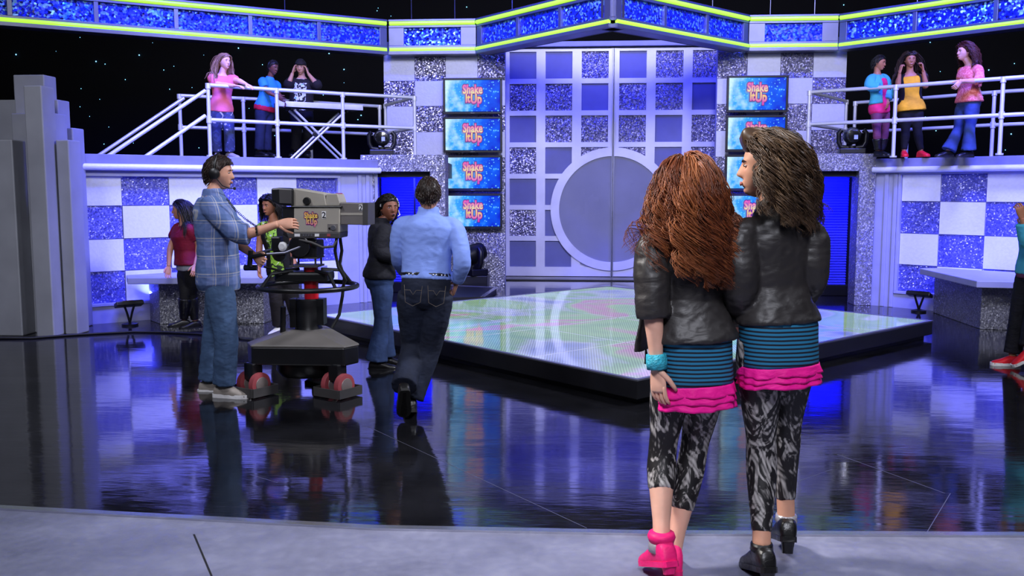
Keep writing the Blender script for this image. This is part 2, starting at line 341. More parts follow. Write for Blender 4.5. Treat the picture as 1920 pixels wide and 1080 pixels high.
# ---- monitor walls, checker tiles above, glitter below
def tv_wall(idx, xs, zs, x_lo, first):
    y = 15.0; x0, x1 = xs[0], xs[-1]
    t = struct(MB().box(((x0+x1)/2, y+.1, 1.95), (x1-x0, .12, 3.9)).build('wall_'+idx, 'set_paint'))
    for i in range(len(xs)-1):
        for j in range(len(zs)-1):
            g = .003; wt = (i+j+first) % 2 == 0
            MB().box(((xs[i]+xs[i+1])/2, y+.03, (zs[j]+zs[j+1])/2), (xs[i+1]-xs[i]-2*g, .03 if wt else .024, zs[j]-zs[j+1]-2*g)).build('panel', 'white_panel' if wt else 'glitter_tile', t)
    a, b = x_lo; MB().box(((a+b)/2, y+.02, zs[-1]/2), (b-a, .05, zs[-1])).build('lower_panel', 'glitter_silver', t)
zs = [3.69, 3.28, 2.88, 2.47, 2.06, 1.66]
tv_wall('center_left', [-3.12, -2.615, -2.115, -1.6, -1.16], zs, (-2.3, -1.16), 0)
tv_wall('center_right', [2.18, 2.64, 3.15, 3.65, 4.16], zs, (2.18, 3.3), 1)
# ---- sliding doors
def door(idx, x0, x1, cols, pattern, cx, cz, side):
    y = 16.4; z1 = 3.97; tw, th = .467, .46; rows = [3.92-.546*k for k in range(7)]
    t = struct(MB().box(((x0+x1)/2, y+.08, z1/2+.01), (x1-x0, .06, z1-.02)).build('door_%d' % idx, 'door_metal'))
    RO, RI = 1.075, .925
    zr = [z1]+[v for r in rows for v in (r, r-th)]+[.02]
    xr = [x0]+[v for c in cols for v in (c, c+tw)]+[x1]
    m = MB()
    for k in range(0, len(zr)-1, 2): m.box(((x0+x1)/2, y+.03, (zr[k]+zr[k+1])/2), (x1-x0, .05, zr[k]-zr[k+1]))
    m.build('rail', 'door_metal', t)
    m = MB()
    for k in range(0, len(xr)-1, 2): m.box(((xr[k]+xr[k+1])/2, y+.028, z1/2+.01), (xr[k+1]-xr[k], .05, z1-.02))
    m.build('stile', 'door_metal', t)
    for j, r in enumerate(rows):
        for i, c in enumerate(cols):
            k = pattern[j][i]
            if k == '-': continue
            MB().box((c+tw/2, y+.045, r-th/2), (tw-.006, .012, th-.006)).build('panel', 'glitter_door' if k == 'G' else 'door_plain', t)
    a0, a1 = (PI/2, 3*PI/2) if side < 0 else (-PI/2, PI/2); N = 40; g = .006*side
    arc = [(math.cos(a0+(a1-a0)*i/N), math.sin(a0+(a1-a0)*i/N)) for i in range(N+1)]
    vs = []
    for r, dy in ((RO, 0), (RI, 0), (RO, .06), (RI, .06)): vs += [(cx+g+r*c, y-.035+dy, cz+r*s) for c, s in arc]
    n1 = N+1; fs = []
    for i in range(N): fs += [(i, i+1, n1+i+1, n1+i), (2*n1+i, 3*n1+i, 3*n1+i+1, 2*n1+i+1), (i, 2*n1+i, 2*n1+i+1, i+1), (n1+i, n1+i+1, 3*n1+i+1, 3*n1+i)]
    MB().add(vs, fs).build('ring', 'door_metal', t)
    pts = [Vector((cx+g+RI*c, y-.012, cz+RI*s)) for c, s in arc]
    MB().prism3(pts, (0, .03, 0)).build('disc', 'circle_glass', t)
    MB().box((cx+g*2.2, y-.02, z1/2), (.016, .08, z1-.03)).build('edge_bar', 'frame_metal', t)
    return t
cxd = .615
door(1, -1.27, cxd-.004, [-1.19, -.565, .06], ['PPG', 'GGP', 'PGG', 'GPG', 'PP-', 'GP-', 'PP-'], cxd, 1.20, -1)
door(2, cxd+.004, 2.50, [.71, 1.335, 1.96], ['PGG', 'GGP', 'GPG', 'GPG', '-PP', '-PG', '-PP'], cxd, 1.20, 1)
for i, (x, wv) in enumerate(((-1.33, .12), (2.56, .12))): struct(MB().box((x, 16.3, 2.0), (wv, .3, 4.0)).build('trim_%d' % (5+i), 'set_paint', bevel=.008))
struct(MB().box((.62, 16.42, 4.03), (4.1, .3, .08)).build('trim_7', 'set_paint'))
struct(MB().box((.62, 16.0, .010), (4.0, .5, .02)).build('trim_8', 'black_paint'))
for s, txt, x in ((.42, 'It', -.42), (.52, 'Up', .36)):      # faint lettering ghosted in the round pane
    me = text_mesh(txt, s*1.5, .012, .0006); o = obj('faint_lettering', me, 'circle_glass', bpy.data.objects['door_1' if x < 0 else 'door_2']); o.location = (cxd+x, 16.386, 1.12); o.rotation_euler = (PI/2, 0, 0)
# ---- the light banner: six straight trusses with sequin panels and lime tubes
def banner(label, a, b, npan, ends=(.06, .06)):
    a = Vector((*a, 0)); b = Vector((*b, 0)); ex = (b-a).normalized(); L = (b-a).length; n = Vector((ex.y, -ex.x, 0))
    if n.y > 0: n = -n
    P = lambda s, z, d=0: a+ex*s+EZ*z+n*d
    t = thing('light_banner', label, 'light banner', (a+b)/2+EZ*3.66, 'banner trusses over the set')
    def bar(s0, s1, z0, z1, d0, d1, name='frame_bar', mat='frame_metal'):
        MB().prism3([P(s0, z0, d0), P(s1, z0, d0), P(s1, z1, d0), P(s0, z1, d0)], n*(d1-d0)).build(name, mat, t, bevel=.004)
    bar(0, L, 3.66, 3.715, -.2, .05); bar(0, L, 3.755, 3.80, -.05, .03); bar(0, L, 4.075, 4.11, -.05, .03); bar(0, L, 4.17, 4.20, -.2, .05); bar(0, L, 3.66, 4.2, -.24, -.2, 'back_board', 'dark_grey')
    w = (L-ends[0]-ends[1])/npan
    for k in range(npan+1):
        s = ends[0]+w*k; hw = .03 if 0 < k < npan else ends[0]
        bar(max(0, s-hw), min(L, s+hw), 3.80, 4.075, -.05, .022, 'frame_post')
    for k in range(npan):
        s = ends[0]+w*k
        bar(s+.03, s+w-.03, 3.80, 4.075, -.06, -.02, 'sequin_panel', 'sequin_lit_blue')
    for z in (3.735, 4.142): MB().tube([P(.015, z, .03), P(L*.5, z, .03), P(L-.015, z, .03)], .031, 10).build('neon_tube', 'lime_neon', t, smooth=50)
    for s in (L*.25, L*.75):
        MB().tube([P(s, 4.2, -.1), P(s, 9.4, -.1)], .006, 5).build('hanging_wire', 'frame_metal', t)
banner('long lime-edged sequin banner above the left balcony', (-3.02, 14.8), (-8.3, 11.3), 6)
banner('short lime-edged sequin banner above the left monitors', (-1.6, 14.8), (-2.98, 14.8), 1, (.12, .12))
banner('left half of the lime-edged gable banner over the doors', (-1.57, 14.78), (.43, 12.52), 3)
banner('right half of the lime-edged gable banner over the doors', (.47, 12.52), (2.58, 14.78), 3)
banner('short lime-edged sequin banner above the right monitors', (2.61, 14.8), (3.95, 14.8), 1, (.12, .12))
banner('long lime-edged sequin banner above the right balcony', (3.98, 14.8), (7.2, 11.6), 4)
# ---- stepped grey column at the left edge
t = thing('stepped_column', 'tall grey column of stacked upright slabs at the left edge', 'column', at(70, 625, 9.6)*Vector((1, 1, 0)))
for px0, px1, top, y in ((-60, 136, 240, 9.95), (-60, 108, 187, 9.86), (24, 82, 140, 9.78), (20, 102, 212, 9.60), (-70, 22, 262, 9.36), (104, 128, 262, 9.50), (43, 77, 160, 9.32)):
    zt = at((px0+px1)/2, top, y).z; xa = at(px0, top, y).x; xb = at(px1, top, y).x
    MB().box(((xa+xb)/2, y+.12, zt/2), (xb-xa, .24, zt)).build('slab', 'column_paint', t, bevel=.012)
# ---- dance platform
PC = Vector((.44, 9.86, 0)); PS = 4.62; e1 = Vector((math.cos(PI/4), math.sin(PI/4), 0)); e2 = Vector((-e1.y, e1.x, 0))
t = thing('dance_platform', 'low square dance platform with glowing pastel LED tiles', 'dance floor', PC)
def sq(s, z): return [PC+e1*(s*a)+e2*(s*b)+EZ*z for a, b in ((-.5, -.5), (.5, -.5), (.5, .5), (-.5, .5))]
MB().prism3(sq(PS-.12, .0), (0, 0, .05)).build('plinth', 'deck_black', t)
MB().prism3(sq(PS, .045), (0, 0, .135)).build('body', 'platform_black', t, bevel=.006)
m = MB()
for k in range(4):
    c = sq(PS+.004, .181); i = sq(PS-.07, .181); a, b = c[k], c[(k+1) % 4]; a2, b2 = i[k], i[(k+1) % 4]
    m.prism3([a, b, b2, a2], (0, 0, .012))
m.build('edge_strip', 'frame_metal', t)
def led_mat():
    n = NT('led_floor'); n.set(Base_Color=(.02, .02, .02), Roughness=.06)
    co = n.co((1, 1, 1), kind='Object'); g = n.n('ShaderNodeNewGeometry'); pos = g.outputs['Position']
    nz = n.n('ShaderNodeTexNoise', _Scale=.75, _Detail=3.0, _Distortion=1.2); n.l(pos, nz.inputs['Vector'])
    col = n.ramp(nz.outputs[0], [(.30, lin((118, 140, 232))), (.40, lin((178, 194, 236))), (.47, lin((128, 186, 138))), (.56, lin((156, 208, 146))), (.62, lin((206, 134, 194))), (.70, lin((154, 200, 146)))])
    n2 = n.n('ShaderNodeTexNoise', _Scale=3.0, _Detail=4.0); n.l(pos, n2.inputs['Vector'])
    col = n.mix(n.math('MULTIPLY', n2.outputs[0], .42), col, lin((225, 235, 225)))
    mp = n.n('ShaderNodeMapping'); mp.inputs['Rotation'].default_value = (0, 0, PI/4); n.l(pos, mp.inputs[0])
    sp = n.n('ShaderNodeSeparateXYZ'); n.l(mp.outputs[0], sp.inputs[0])
    sx = n.math('SINE', n.math('MULTIPLY', sp.outputs[0], 2*PI/.03)); sy = n.math('SINE', n.math('MULTIPLY', sp.outputs[1], 2*PI/.03))
    d = n.math('MULTIPLY_ADD', n.math('MULTIPLY', sx, sy), .36, .66)
    n.l(col, n.b.inputs['Emission Color']); n.l(d, n.b.inputs['Emission Strength'])
led_mat()
q = (PS-.09)/4
for i in range(4):
    for j in range(4):
        c = PC+e1*((i-1.5)*q)+e2*((j-1.5)*q)
        MB().prism3([c+e1*(q/2-.008)*a+e2*(q/2-.008)*b+EZ*.180 for a, b in ((-1, -1), (1, -1), (1, 1), (-1, 1))], (0, 0, .009)).build('led_tile', 'led_floor', t)
m = MB()
for k in range(5):
    s = (k-2)*q
    for u, v in ((e1, e2), (e2, e1)):
        a, b = PC+u*s-v*(q*2), PC+u*s+v*(q*2); m.prism3([a-u*.007+EZ*.18, b-u*.007+EZ*.18, b+u*.007+EZ*.18, a+u*.007+EZ*.18], (0, 0, .0085))
m.build('tile_joint', 'white_panel', t)
# black wedge riser behind the platform
A_, B_, C_ = ground(931, 545), ground(905, 563), ground(838, 541)
D_ = ground(832, 565)
t = thing('stage_riser', 'low black riser with a white edge strip behind the platform', 'riser', (B_+C_)/2)
MB().prism([(p.x, p.y) for p in (A_, B_, D_, C_)], .0, .05).build('riser_body', 'deck_black', t)
m = MB()
for a, b in ((A_, B_), (C_, A_)):
    d = (b-a).normalized(); nn = Vector((-d.y, d.x, 0))*.03; m.prism3([a+nn+EZ*.05, b+nn+EZ*.05, b-nn+EZ*.05, a-nn+EZ*.05], (0, 0, .008))
m.build('edge_strip', 'aluminium', t)
# ---- railings
def railing(label, pts, zb, ztop, zmid, close=None, extra=None, name='railing'):
    t = thing(name, label, 'railing', (*pts[0], zb)); 
    for x, y in pts:
        m = MB(); m.tube([(x, y, zb), (x, y, ztop)], .024, 10); m.lathe([(.033, ztop-.045), (.033, ztop+.02)], (x, y, 0), 10); m.lathe([(.033, zmid-.04), (.033, zmid+.04)], (x, y, 0), 10); m.lathe([(.045, zb), (.045, zb+.02)], (x, y, 0), 10)
        m.build('post', 'steel_tube', t, smooth=50)
    for z in (ztop, zmid): MB().tube([(x, y, z) for x, y in pts], .024, 10).build('rail', 'steel_tube', t, smooth=50)
    for seg in extra or []: MB().tube(seg, .024, 10).build('stair_rail', 'steel_tube', t, smooth=50)
    return t
def P2(px, py, y): v = at(px, py, y); return (v.x, v.y)
a0 = at(390, 157, 11.25); zb = 1.95
st = []
for (p0, p1), yy in ((((385, 170), (202, 293)), (11.25, 10.5)), (((385, 217), (274, 293)), (11.25, 10.75))):
    u, v = at(*p0, yy[0]), at(*p1, yy[1]); d = v-u; st.append([u, v, v+d*.35])
railing('steel tube railing along the front of the left balcony with stair rails', [(-4.52, 11.27), (-3.86, 11.87), (-3.14, 12.42), (-2.27, 13.0), (-2.92, 14.15)], zb, 2.82, 2.40, extra=st)
u, v = at(345, 184, 12.3), at(183, 293, 11.6); railing('steel tube railing at the back of the left balcony', [(-5.33, 12.3), (-4.62, 12.75), (-3.85, 13.35), (-3.0, 14.1)], zb, 2.80, 2.38, extra=[[u, v, v+(v-u)*.3]])
railing('steel tube railing along the front of the right balcony', [(3.92, 14.1), (3.06, 12.74), (3.97, 12.12), (4.93, 11.35), (5.9, 10.6), (6.9, 9.8)], zb, 2.83, 2.41)
railing('steel tube railing at the back of the right balcony', [(4.02, 14.0), (4.6, 13.5), (5.38, 12.62), (6.3, 11.9), (7.3, 11.2)], zb, 2.80, 2.38)
# ---- desks
def desk(label, body, top):
    x = sum(p[0] for p in body)/len(body); y = sum(p[1] for p in body)/len(body); t = thing('desk', label, 'desk', (x, y, 0))
    MB().prism(body, 0, .49).build('body', 'glitter_desk', t, bevel=.006); MB().prism(top, .49, .565).build('desk_top', 'set_paint', t, bevel=.008)
desk('grey topped glitter desk by the left checkered wall', [(-4.80, 10.32), (-3.62, 10.45), (-3.55, 11.75), (-3.75, 11.62), (-5.05, 10.6)], [(-5.02, 10.02), (-3.48, 10.2), (-3.25, 11.9), (-3.45, 11.9), (-5.2, 10.36)])
desk('grey topped glitter desk by the right checkered wall', [(4.49, 10.58), (4.50, 11.98), (5.5, 11.2), (6.5, 10.3), (6.5, 10.15)], [(4.32, 10.32), (4.30, 11.95), (4.6, 12.0), (6.6, 10.25), (6.6, 9.95)])
# ================================================================ PROPS
def copy_tree(o, parent=None):
    c = o.copy(); COL.objects.link(c)
    if parent: c.parent = parent; c.matrix_parent_inverse = o.matrix_parent_inverse.copy()
    for ch in list(o.children): copy_tree(ch, c)
    return c
def baked(me, M): me.transform(M); return me
RX = Matrix.Rotation(PI/2, 4, 'X')
# ---- screen and logo materials
def screen_mats():
    n = NT('screen_picture'); n.set(Base_Color=(.01, .01, .02), Roughness=.25); n.b.inputs['Specular IOR Level'].default_value = .15
    co = n.co((1, 1, 1)); sp = n.n('ShaderNodeSeparateXYZ'); n.l(co, sp.inputs[0])
    nz = n.n('ShaderNodeTexNoise', _Scale=4.5, _Detail=3.0); n.l(co, nz.inputs['Vector'])
    grad = n.math('ADD', n.math('MULTIPLY', sp.outputs[0], -.75), n.math('MULTIPLY', nz.outputs[0], .9))
    base = n.ramp(grad, [(.08, lin((0, 36, 205))), (.36, lin((0, 88, 240))), (.58, lin((60, 165, 255))), (.80, lin((205, 242, 255)))])
    v = n.n('ShaderNodeTexVoronoi', _Scale=26.0); n.l(co, v.inputs['Vector'])
    s2 = n.n('ShaderNodeSeparateColor'); n.l(v.outputs['Color'], s2.inputs[0])
    dot = n.math('MULTIPLY', n.math('LESS_THAN', v.outputs['Distance'], .30), n.math('GREATER_THAN', s2.outputs[0], .45))
    n.l(n.mix(n.math('MULTIPLY', dot, .6), base, lin((120, 225, 255))), n.b.inputs['Emission Color']); n.b.inputs['Emission Strength'].default_value = 1.25
    def em(name, stops, axis=2, st=1.0):
        n = NT(name); n.set(Base_Color=(.01, .01, .01), Roughness=.4); sp = n.n('ShaderNodeSeparateXYZ'); n.l(n.co(), sp.inputs[0])
        n.l(n.ramp(n.math('MULTIPLY_ADD', sp.outputs[axis], 2.6, .5), stops), n.b.inputs['Emission Color']); n.b.inputs['Emission Strength'].default_value = st
    em('logo_fill', [(.12, lin((235, 70, 200))), (.36, lin((255, 225, 120))), (.58, lin((255, 240, 170))), (.80, lin((250, 110, 190)))], 2, .95)
    em('logo_pink', [(0, lin((215, 60, 190))), (1, lin((225, 80, 200)))], 2, .8); em('logo_dark', [(0, lin((60, 22, 120))), (1, lin((60, 22, 120)))], 2, .7); em('logo_glow', [(0, lin((90, 170, 250))), (1, lin((110, 190, 255)))], 2, .8)
    t = NT('print_fill'); t.set(Roughness=.5); sp = t.n('ShaderNodeSeparateXYZ'); t.l(t.co(), sp.inputs[0])
    t.l(t.ramp(t.math('MULTIPLY_ADD', sp.outputs[2], 6.0, .5), [(.1, lin((225, 60, 170))), (.5, lin((250, 215, 90))), (.9, lin((240, 150, 90)))]), t.b.inputs['Base Color'])
    plain('print_purple', (120, 30, 110), .5)
screen_mats()
def logo(parent, org, scale, mats, y0, dy):
    """two lines of bubble lettering in layers, facing -Y"""
    lines = [('Shake', .135, (0, .012), 0, 1.04), ('It', .135, (-.080, -.088), 0, 1.0), ('Up', .150, (.060, -.100), 0, 1.04)]
    for li, (mat, off, sh) in enumerate(mats):
        m = MB()
        for txt, sz, (x, z), rot, spc in lines:
            me = text_mesh(txt, sz, off, .0008, spc)
            M = Matrix.Translation((x+sh[0], 0, z+sh[1])) @ Matrix.Rotation(R(-rot), 4, 'Y') @ RX
            me.transform(M); m.add([v.co for v in me.vertices], [tuple(p.vertices) for p in me.polygons]); bpy.data.meshes.remove(me)
        m.v = [(v[0]*scale*.86, v[1]*scale, v[2]*scale*1.22) for v in m.v]
        me = m.mesh('logo_layer'); o = obj('logo_lettering', me, mat); o.location = Vector(org)+Vector((0, y0-dy*li, 0))
        o.parent = parent
# ---- monitors
def make_tv():
    t = thing('monitor', 'x', 'monitor', (0, 0, 0), 'monitors beside the doors')
    m = MB(); frame_rect(m, Vector((-.47, -.03, -.282)), Vector((1, 0, 0)), EZ, Vector((0, 1, 0)), .94, .564, .034, .05); m.box((0, .03, 0), (.9, .04, .53)); m.build('bezel', 'black_plastic', t, bevel=.005)
    s = MB().box((0, -.006, .006), (.874, .012, .492)).build('screen', 'screen_picture', t)
    logo(s, (.0, 0, .025), 1.12, [('logo_glow', .020, (-.016, -.008)), ('logo_dark', .0165, (0, 0)), ('logo_pink', .0105, (0, 0)), ('logo_fill', .0035, (0, 0))], -.0135, .0022)
    MB().box((0, -.034, -.268), (.07, .006, .006)).build('badge', 'aluminium', t); MB().box((0, .08, 0), (.3, .1, .2)).build('wall_mount', 'black_paint', t)
    return t
tv = make_tv(); ordn = ['top', 'second', 'third', 'bottom']
for k, (x, nm) in enumerate(((-1.665, 'left'), (2.775, 'right'))):
    for j in range(4):
        o = tv if (k == 0 and j == 0) else copy_tree(tv)
        o.location = (x, 14.87, 3.02-.607*j); o['label'] = '%s monitor of the stack on the %s side of the doors' % (ordn[j], nm)
# ---- moving head lamps
def moving_head(label, loc, rz, k=1.0, tilt=0.0):
    t = thing('moving_head_light', label, 'stage light', (0, 0, 0), 'moving head lamps')
    MB().box((0, 0, .04*k), (.36*k, .24*k, .08*k)).build('base', 'black_plastic', t, bevel=.012)
    m = MB(); 
    for s in (-1, 1): m.tube([(s*.05*k, 0, .09*k), (s*.15*k, 0, .10*k), (s*.185*k, 0, .17*k), (s*.19*k, 0, .30*k), (s*.15*k, 0, .345*k)], .034*k, 8)
    m.lathe([(.06*k, .07*k), (.06*k, .12*k)], (0, 0, 0), 14); m.build('yoke', 'black_plastic', t, smooth=60)
    M = Matrix.Rotation(tilt, 3, 'X')
    h = MB().lathe([(.03*k, -.14*k), (.10*k, -.12*k), (.125*k, -.02*k), (.12*k, .10*k), (.105*k, .15*k), (.09*k, .155*k)], (0, 0, .26*k), 18, 'y', M).build('head', 'black_plastic', t, smooth=40)
    MB().lathe([(.085*k, -.142*k), (.08*k, -.150*k), (.02*k, -.155*k)], (0, 0, .26*k), 18, 'y', M).build('lens', 'chrome', h, smooth=40)
    MB().box((.03*k, -.162*k, .235*k), (.05*k, .008, .06*k)).build('lamp_tag', 'lens_glow', t)
    t.location = loc; t.rotation_euler = (0, 0, rz)
moving_head('black moving head lamp at the end of the left balcony', (at(716, 268, 12.84).x, 12.84, 2.02), .15, .92)
moving_head('black moving head lamp at the end of the right balcony', (at(1598, 263, 12.82).x, 12.82, 2.02), -.15, .92)
cx_ = at(885, 500, 14.5).x
MB_ = MB().box((cx_, 14.62, .1), (.5, .4, .2)); tag(MB_.build('equipment_crate', 'black_paint', bevel=.012), 'low black crate under the lamp below the left monitors', 'crate')
moving_head('black moving head lamp on a crate below the left monitors', (cx_, 14.62, .2), -.9, 1.25, .3)
# ---- floor floods
def flood(label, px, py, y, rz):
    p = at(px, py, y); t = thing('flood_light', label, 'flood light', (p.x, p.y, 0), 'floor flood lights')
    M = Matrix.Translation(p) @ Matrix.Rotation(rz, 4, 'Z') @ Matrix.Rotation(-.35, 4, 'X')
    m = MB(); m.box((0, 0, 0), (.30, .12, .05), M=M); m.build('housing', 'black_plastic', t, bevel=.008)
    g = MB().box((0, 0, .027), (.27, .10, .008), M=M).build('glass', 'chrome', t)
    m = MB(); m.tube([(p.x-.06, p.y, p.z-.01), (p.x-.03, p.y, p.z-.10), (p.x, p.y, .03)], .014, 6); m.tube([(p.x+.06, p.y, p.z-.01), (p.x+.03, p.y, p.z-.10), (p.x, p.y, .03)], .014, 6); m.lathe([(.09, 0), (.09, .02), (.03, .035)], (p.x, p.y, 0), 16); m.build('stand', 'black_plastic', t, smooth=50)
flood('black flood lamp on the floor below the left checkered wall', 242, 570, 10.2, .75); flood('black flood lamp on the floor below the right checkered wall', 1724, 552, 12.05, -.75)
area('flood_lamp', (-4.95, 10.55, .32), (-4.75, 10.95, 1.2), .25, 70, BLU, .08); area('flood_lamp', (4.75, 11.75, .34), (4.62, 12.1, 1.2), .25, 45, BLU, .08)
cb = [ground(*p, .012) for p in ((-40, 634), (60, 634), (120, 629), (170, 626), (250, 622), (310, 623), (370, 626), (440, 633), (475, 636))]
tag(MB().tube(cb, .012, 6).build('floor_cable', 'black_rubber', smooth=60), 'black cable lying along the glossy floor at left', 'cable')
# ---- keyboard on an X stand
kc = at(594, 199, 12.75); kd = Vector((.80, .60, 0)).normalized(); kn = Vector((kd.y, -kd.x, 0)); ka = math.atan2(kd.y, kd.x)
t = thing('keyboard', 'silver electronic keyboard on an X stand before the man in the cap', 'keyboard', kc)
M = Matrix.Translation(kc) @ Matrix.Rotation(ka, 4, 'Z')
MB().box((0, 0, -.015), (1.22, .32, .05), M=M).build('case', 'black_plastic', t, bevel=.008)
MB().box((0, -.165, -.006), (1.22, .012, .07), M=M).build('front_strip', 'white_print', t)
m = MB(); 
for k in range(44): m.box((-.55+k*.0252, -.07, .016), (.0235, .16, .016), M=M)
o = m.build('white_keys', 'white_print', t); o['kind'] = 'stuff'
m = MB()
for k in range(43):
    if k % 7 not in (2, 6): m.box((-.537+k*.0252, -.035, .027), (.013, .09, .012), M=M)
m.build('black_keys', 'black_print', t)['kind'] = 'stuff'
MB().box((0, .09, .018), (1.0, .07, .02), M=M).build('control_panel', 'dark_grey', t)
for k in range(8): MB().lathe([(.010, .028), (.008, .045)], (0, 0, 0), 8, M=None).build('knob', 'aluminium', t).location = M @ Vector((-.35+k*.1, .09, 0))
t = thing('keyboard_stand', 'silver X shaped stand under the keyboard', 'stand', (kc.x, kc.y, 1.95)); zk = kc.z-.062
for s, nm in ((-1, 'leg'), (1, 'leg')):
    for off in (-.10, .10):
        a = M @ Vector((-.36*s, off, zk-kc.z-.012)); b = M @ Vector((.36*s, off, 1.962-kc.z)); MB().tube([a, b], .017, 8).build('leg', 'steel_tube', t, smooth=50)
MB().tube([M @ Vector((-.40, .12, zk-kc.z)), M @ Vector((-.40, -.12, zk-kc.z))], .014, 6).build('arm', 'black_plastic', t); MB().tube([M @ Vector((.40, .12, zk-kc.z)), M @ Vector((.40, -.12, zk-kc.z))], .014, 6).build('arm', 'black_plastic', t)
MB().lathe([(.03, -.14), (.03, .14)], M @ Vector((0, 0, (zk+1.962)/2-kc.z)), 10, 'y').build('pivot', 'black_plastic', t)
# ---- studio pedestal camera
CY = 7.02
def q(px, py, y=CY): return at(px, py, y)
pc = q(578, 600); base = Vector((pc.x, CY, 0))
t = thing('studio_camera', 'studio television camera on a wheeled pedestal with steering ring', 'camera', base, None)
def hexa(r, cut, z):       # rounded-off triangle, one flat side to the viewer
    out = []
    for k, a in enumerate((210, 330, 90)):
        for da in (-cut, cut): out.append(Vector((base.x+r*math.cos(R(a+da)), base.y+r*math.sin(R(a+da)), z)))
    return out
lo = hexa(.46, 10, .235); mid = hexa(.46, 10, .375); hi = hexa(.18, 30, .475)
MB().add(lo+mid, [(0, 1, 2, 3, 4, 5), (6, 7, 8, 9, 10, 11)]+[(i, (i+1) % 6, 6+(i+1) % 6, 6+i) for i in range(6)]).build('skirt', 'black_paint', t, bevel=.012)
lo2 = hexa(.465, 10, .37); m2 = hexa(.465, 10, .385)
MB().add(lo2+m2+hi, [(0, 1, 2, 3, 4, 5), (12, 13, 14, 15, 16, 17)]+[(r+i, r+(i+1) % 6, r+6+(i+1) % 6, r+6+i) for r in (0, 6) for i in range(6)]).build('cover', 'grey_paint', t, bevel=.008)
MB().lathe([(.22, .12), (.25, .16), (.25, .24)], base, 24).build('gearbox', 'black_plastic', t, smooth=40)
m = MB(); m.lathe([(.115, .46), (.10, .50), (.10, .70), (.09, .71)], base, 20); m.box((base.x+.105, base.y, .61), (.06, .1, .2)); m.box((base.x-.10, base.y-.02, .60), (.05, .1, .22)); m.build('column_housing', 'black_plastic', t, smooth=40)
MB().lathe([(.055, .68), (.055, .96)], base+Vector((.03, 0, 0)), 18).build('red_column', 'red_paint', t, smooth=40)
zr_ = .805; ring = [(base.x+.005+.375*math.cos(2*PI*k/40), base.y+.375*math.sin(2*PI*k/40), zr_) for k in range(40)]
rg = MB().tube(ring, .019, 10, True).build('steering_ring', 'black_plastic', t, smooth=True)
for a in (-40, 40, 140, 220):
    c, s = math.cos(R(a)), math.sin(R(a)); MB().tube([(base.x+.375*c, base.y+.375*s, zr_), (base.x+.29*c, base.y+.29*s, zr_+.11), (base.x+.12*c, base.y+.12*s, zr_+.125)], .014, 7).build('spoke', 'black_plastic', rg)
MB().box((base.x-.02, base.y, .885), (.42, .22, .075)).build('ring_housing', 'black_plastic', t, bevel=.02)
m = MB(); m.box((base.x, base.y, .965), (.22, .2, .015)); m.box((base.x, base.y, 1.03), (.22, .2, .012))
for sx in (-.09, .09):
    for sy in (-.08, .08): m.lathe([(.008, .965), (.008, 1.03)], base+Vector((sx, sy, 0)), 6)
m.build('mounting_plate', 'dark_grey', t)
m = MB(); m.box((base.x+.01, base.y, 1.10), (.20, .20, .13)); m.lathe([(.085, -.13), (.085, .13)], base+Vector((-.02, 0, 1.12)), 18, 'y'); m.build('pan_head', 'black_paint', t, bevel=.01)
MB().box((base.x+.04, base.y-.104, 1.135), (.05, .006, .03)).build('maker_plate', 'wheel_red', t)
# wheels
for a in (216, 324, 90):
    wc = base+Vector(((.36 if a > 300 else .44)*math.cos(R(a)), .44*math.sin(R(a)), 0)); d = Vector((.86, -.5, 0)) if a != 90 else Vector((1, 0, 0)); nx = Vector((-d.y, d.x, 0))
    MA = Matrix(((d.x, nx.x, 0), (d.y, nx.y, 0), (0, 0, 1)))
    ar = math.atan2(d.y, d.x)
    MB().box((wc.x, wc.y, .185), (.10, .10, .13), ar).build('caster_fork', 'black_paint', t, bevel=.01)
    for s in (-.068, .068):
        c = wc+d*s+Vector((0, 0, .09)); MM = Matrix.Rotation(ar, 3, 'Z')
        wh = MB().lathe([(.062, -.026), (.088, -.022), (.09, 0), (.088, .022), (.062, .026)], c, 24, 'x', MM).build('wheel', 'wheel_red', t, smooth=40)
        MB().lathe([(.015, -.034), (.055, -.030), (.060, -.02), (.060, .02), (.055, .030), (.015, .034)], c, 20, 'x', MM).build('hub', 'wheel_hub', wh, smooth=40)
    m = MB(); P = lambda u, v, z: wc+d*u+nx*v+EZ*z
    for (u0, v0), (u1, v1) in (((-.13, -.12), (.13, -.12)), ((.13, -.12), (.13, .12)), ((.13, .12), (-.13, .12)), ((-.13, .12), (-.13, -.12))):
        e = Vector((u1-u0, v1-v0, 0)).normalized(); m.prism3([P(u0, v0, .012), P(u1, v1, .012), P(u1, v1, .078), P(u0, v0, .078)], d*(e.y*.008)+nx*(-e.x*.008))
    m.build('wheel_guard', 'dark_grey', t)
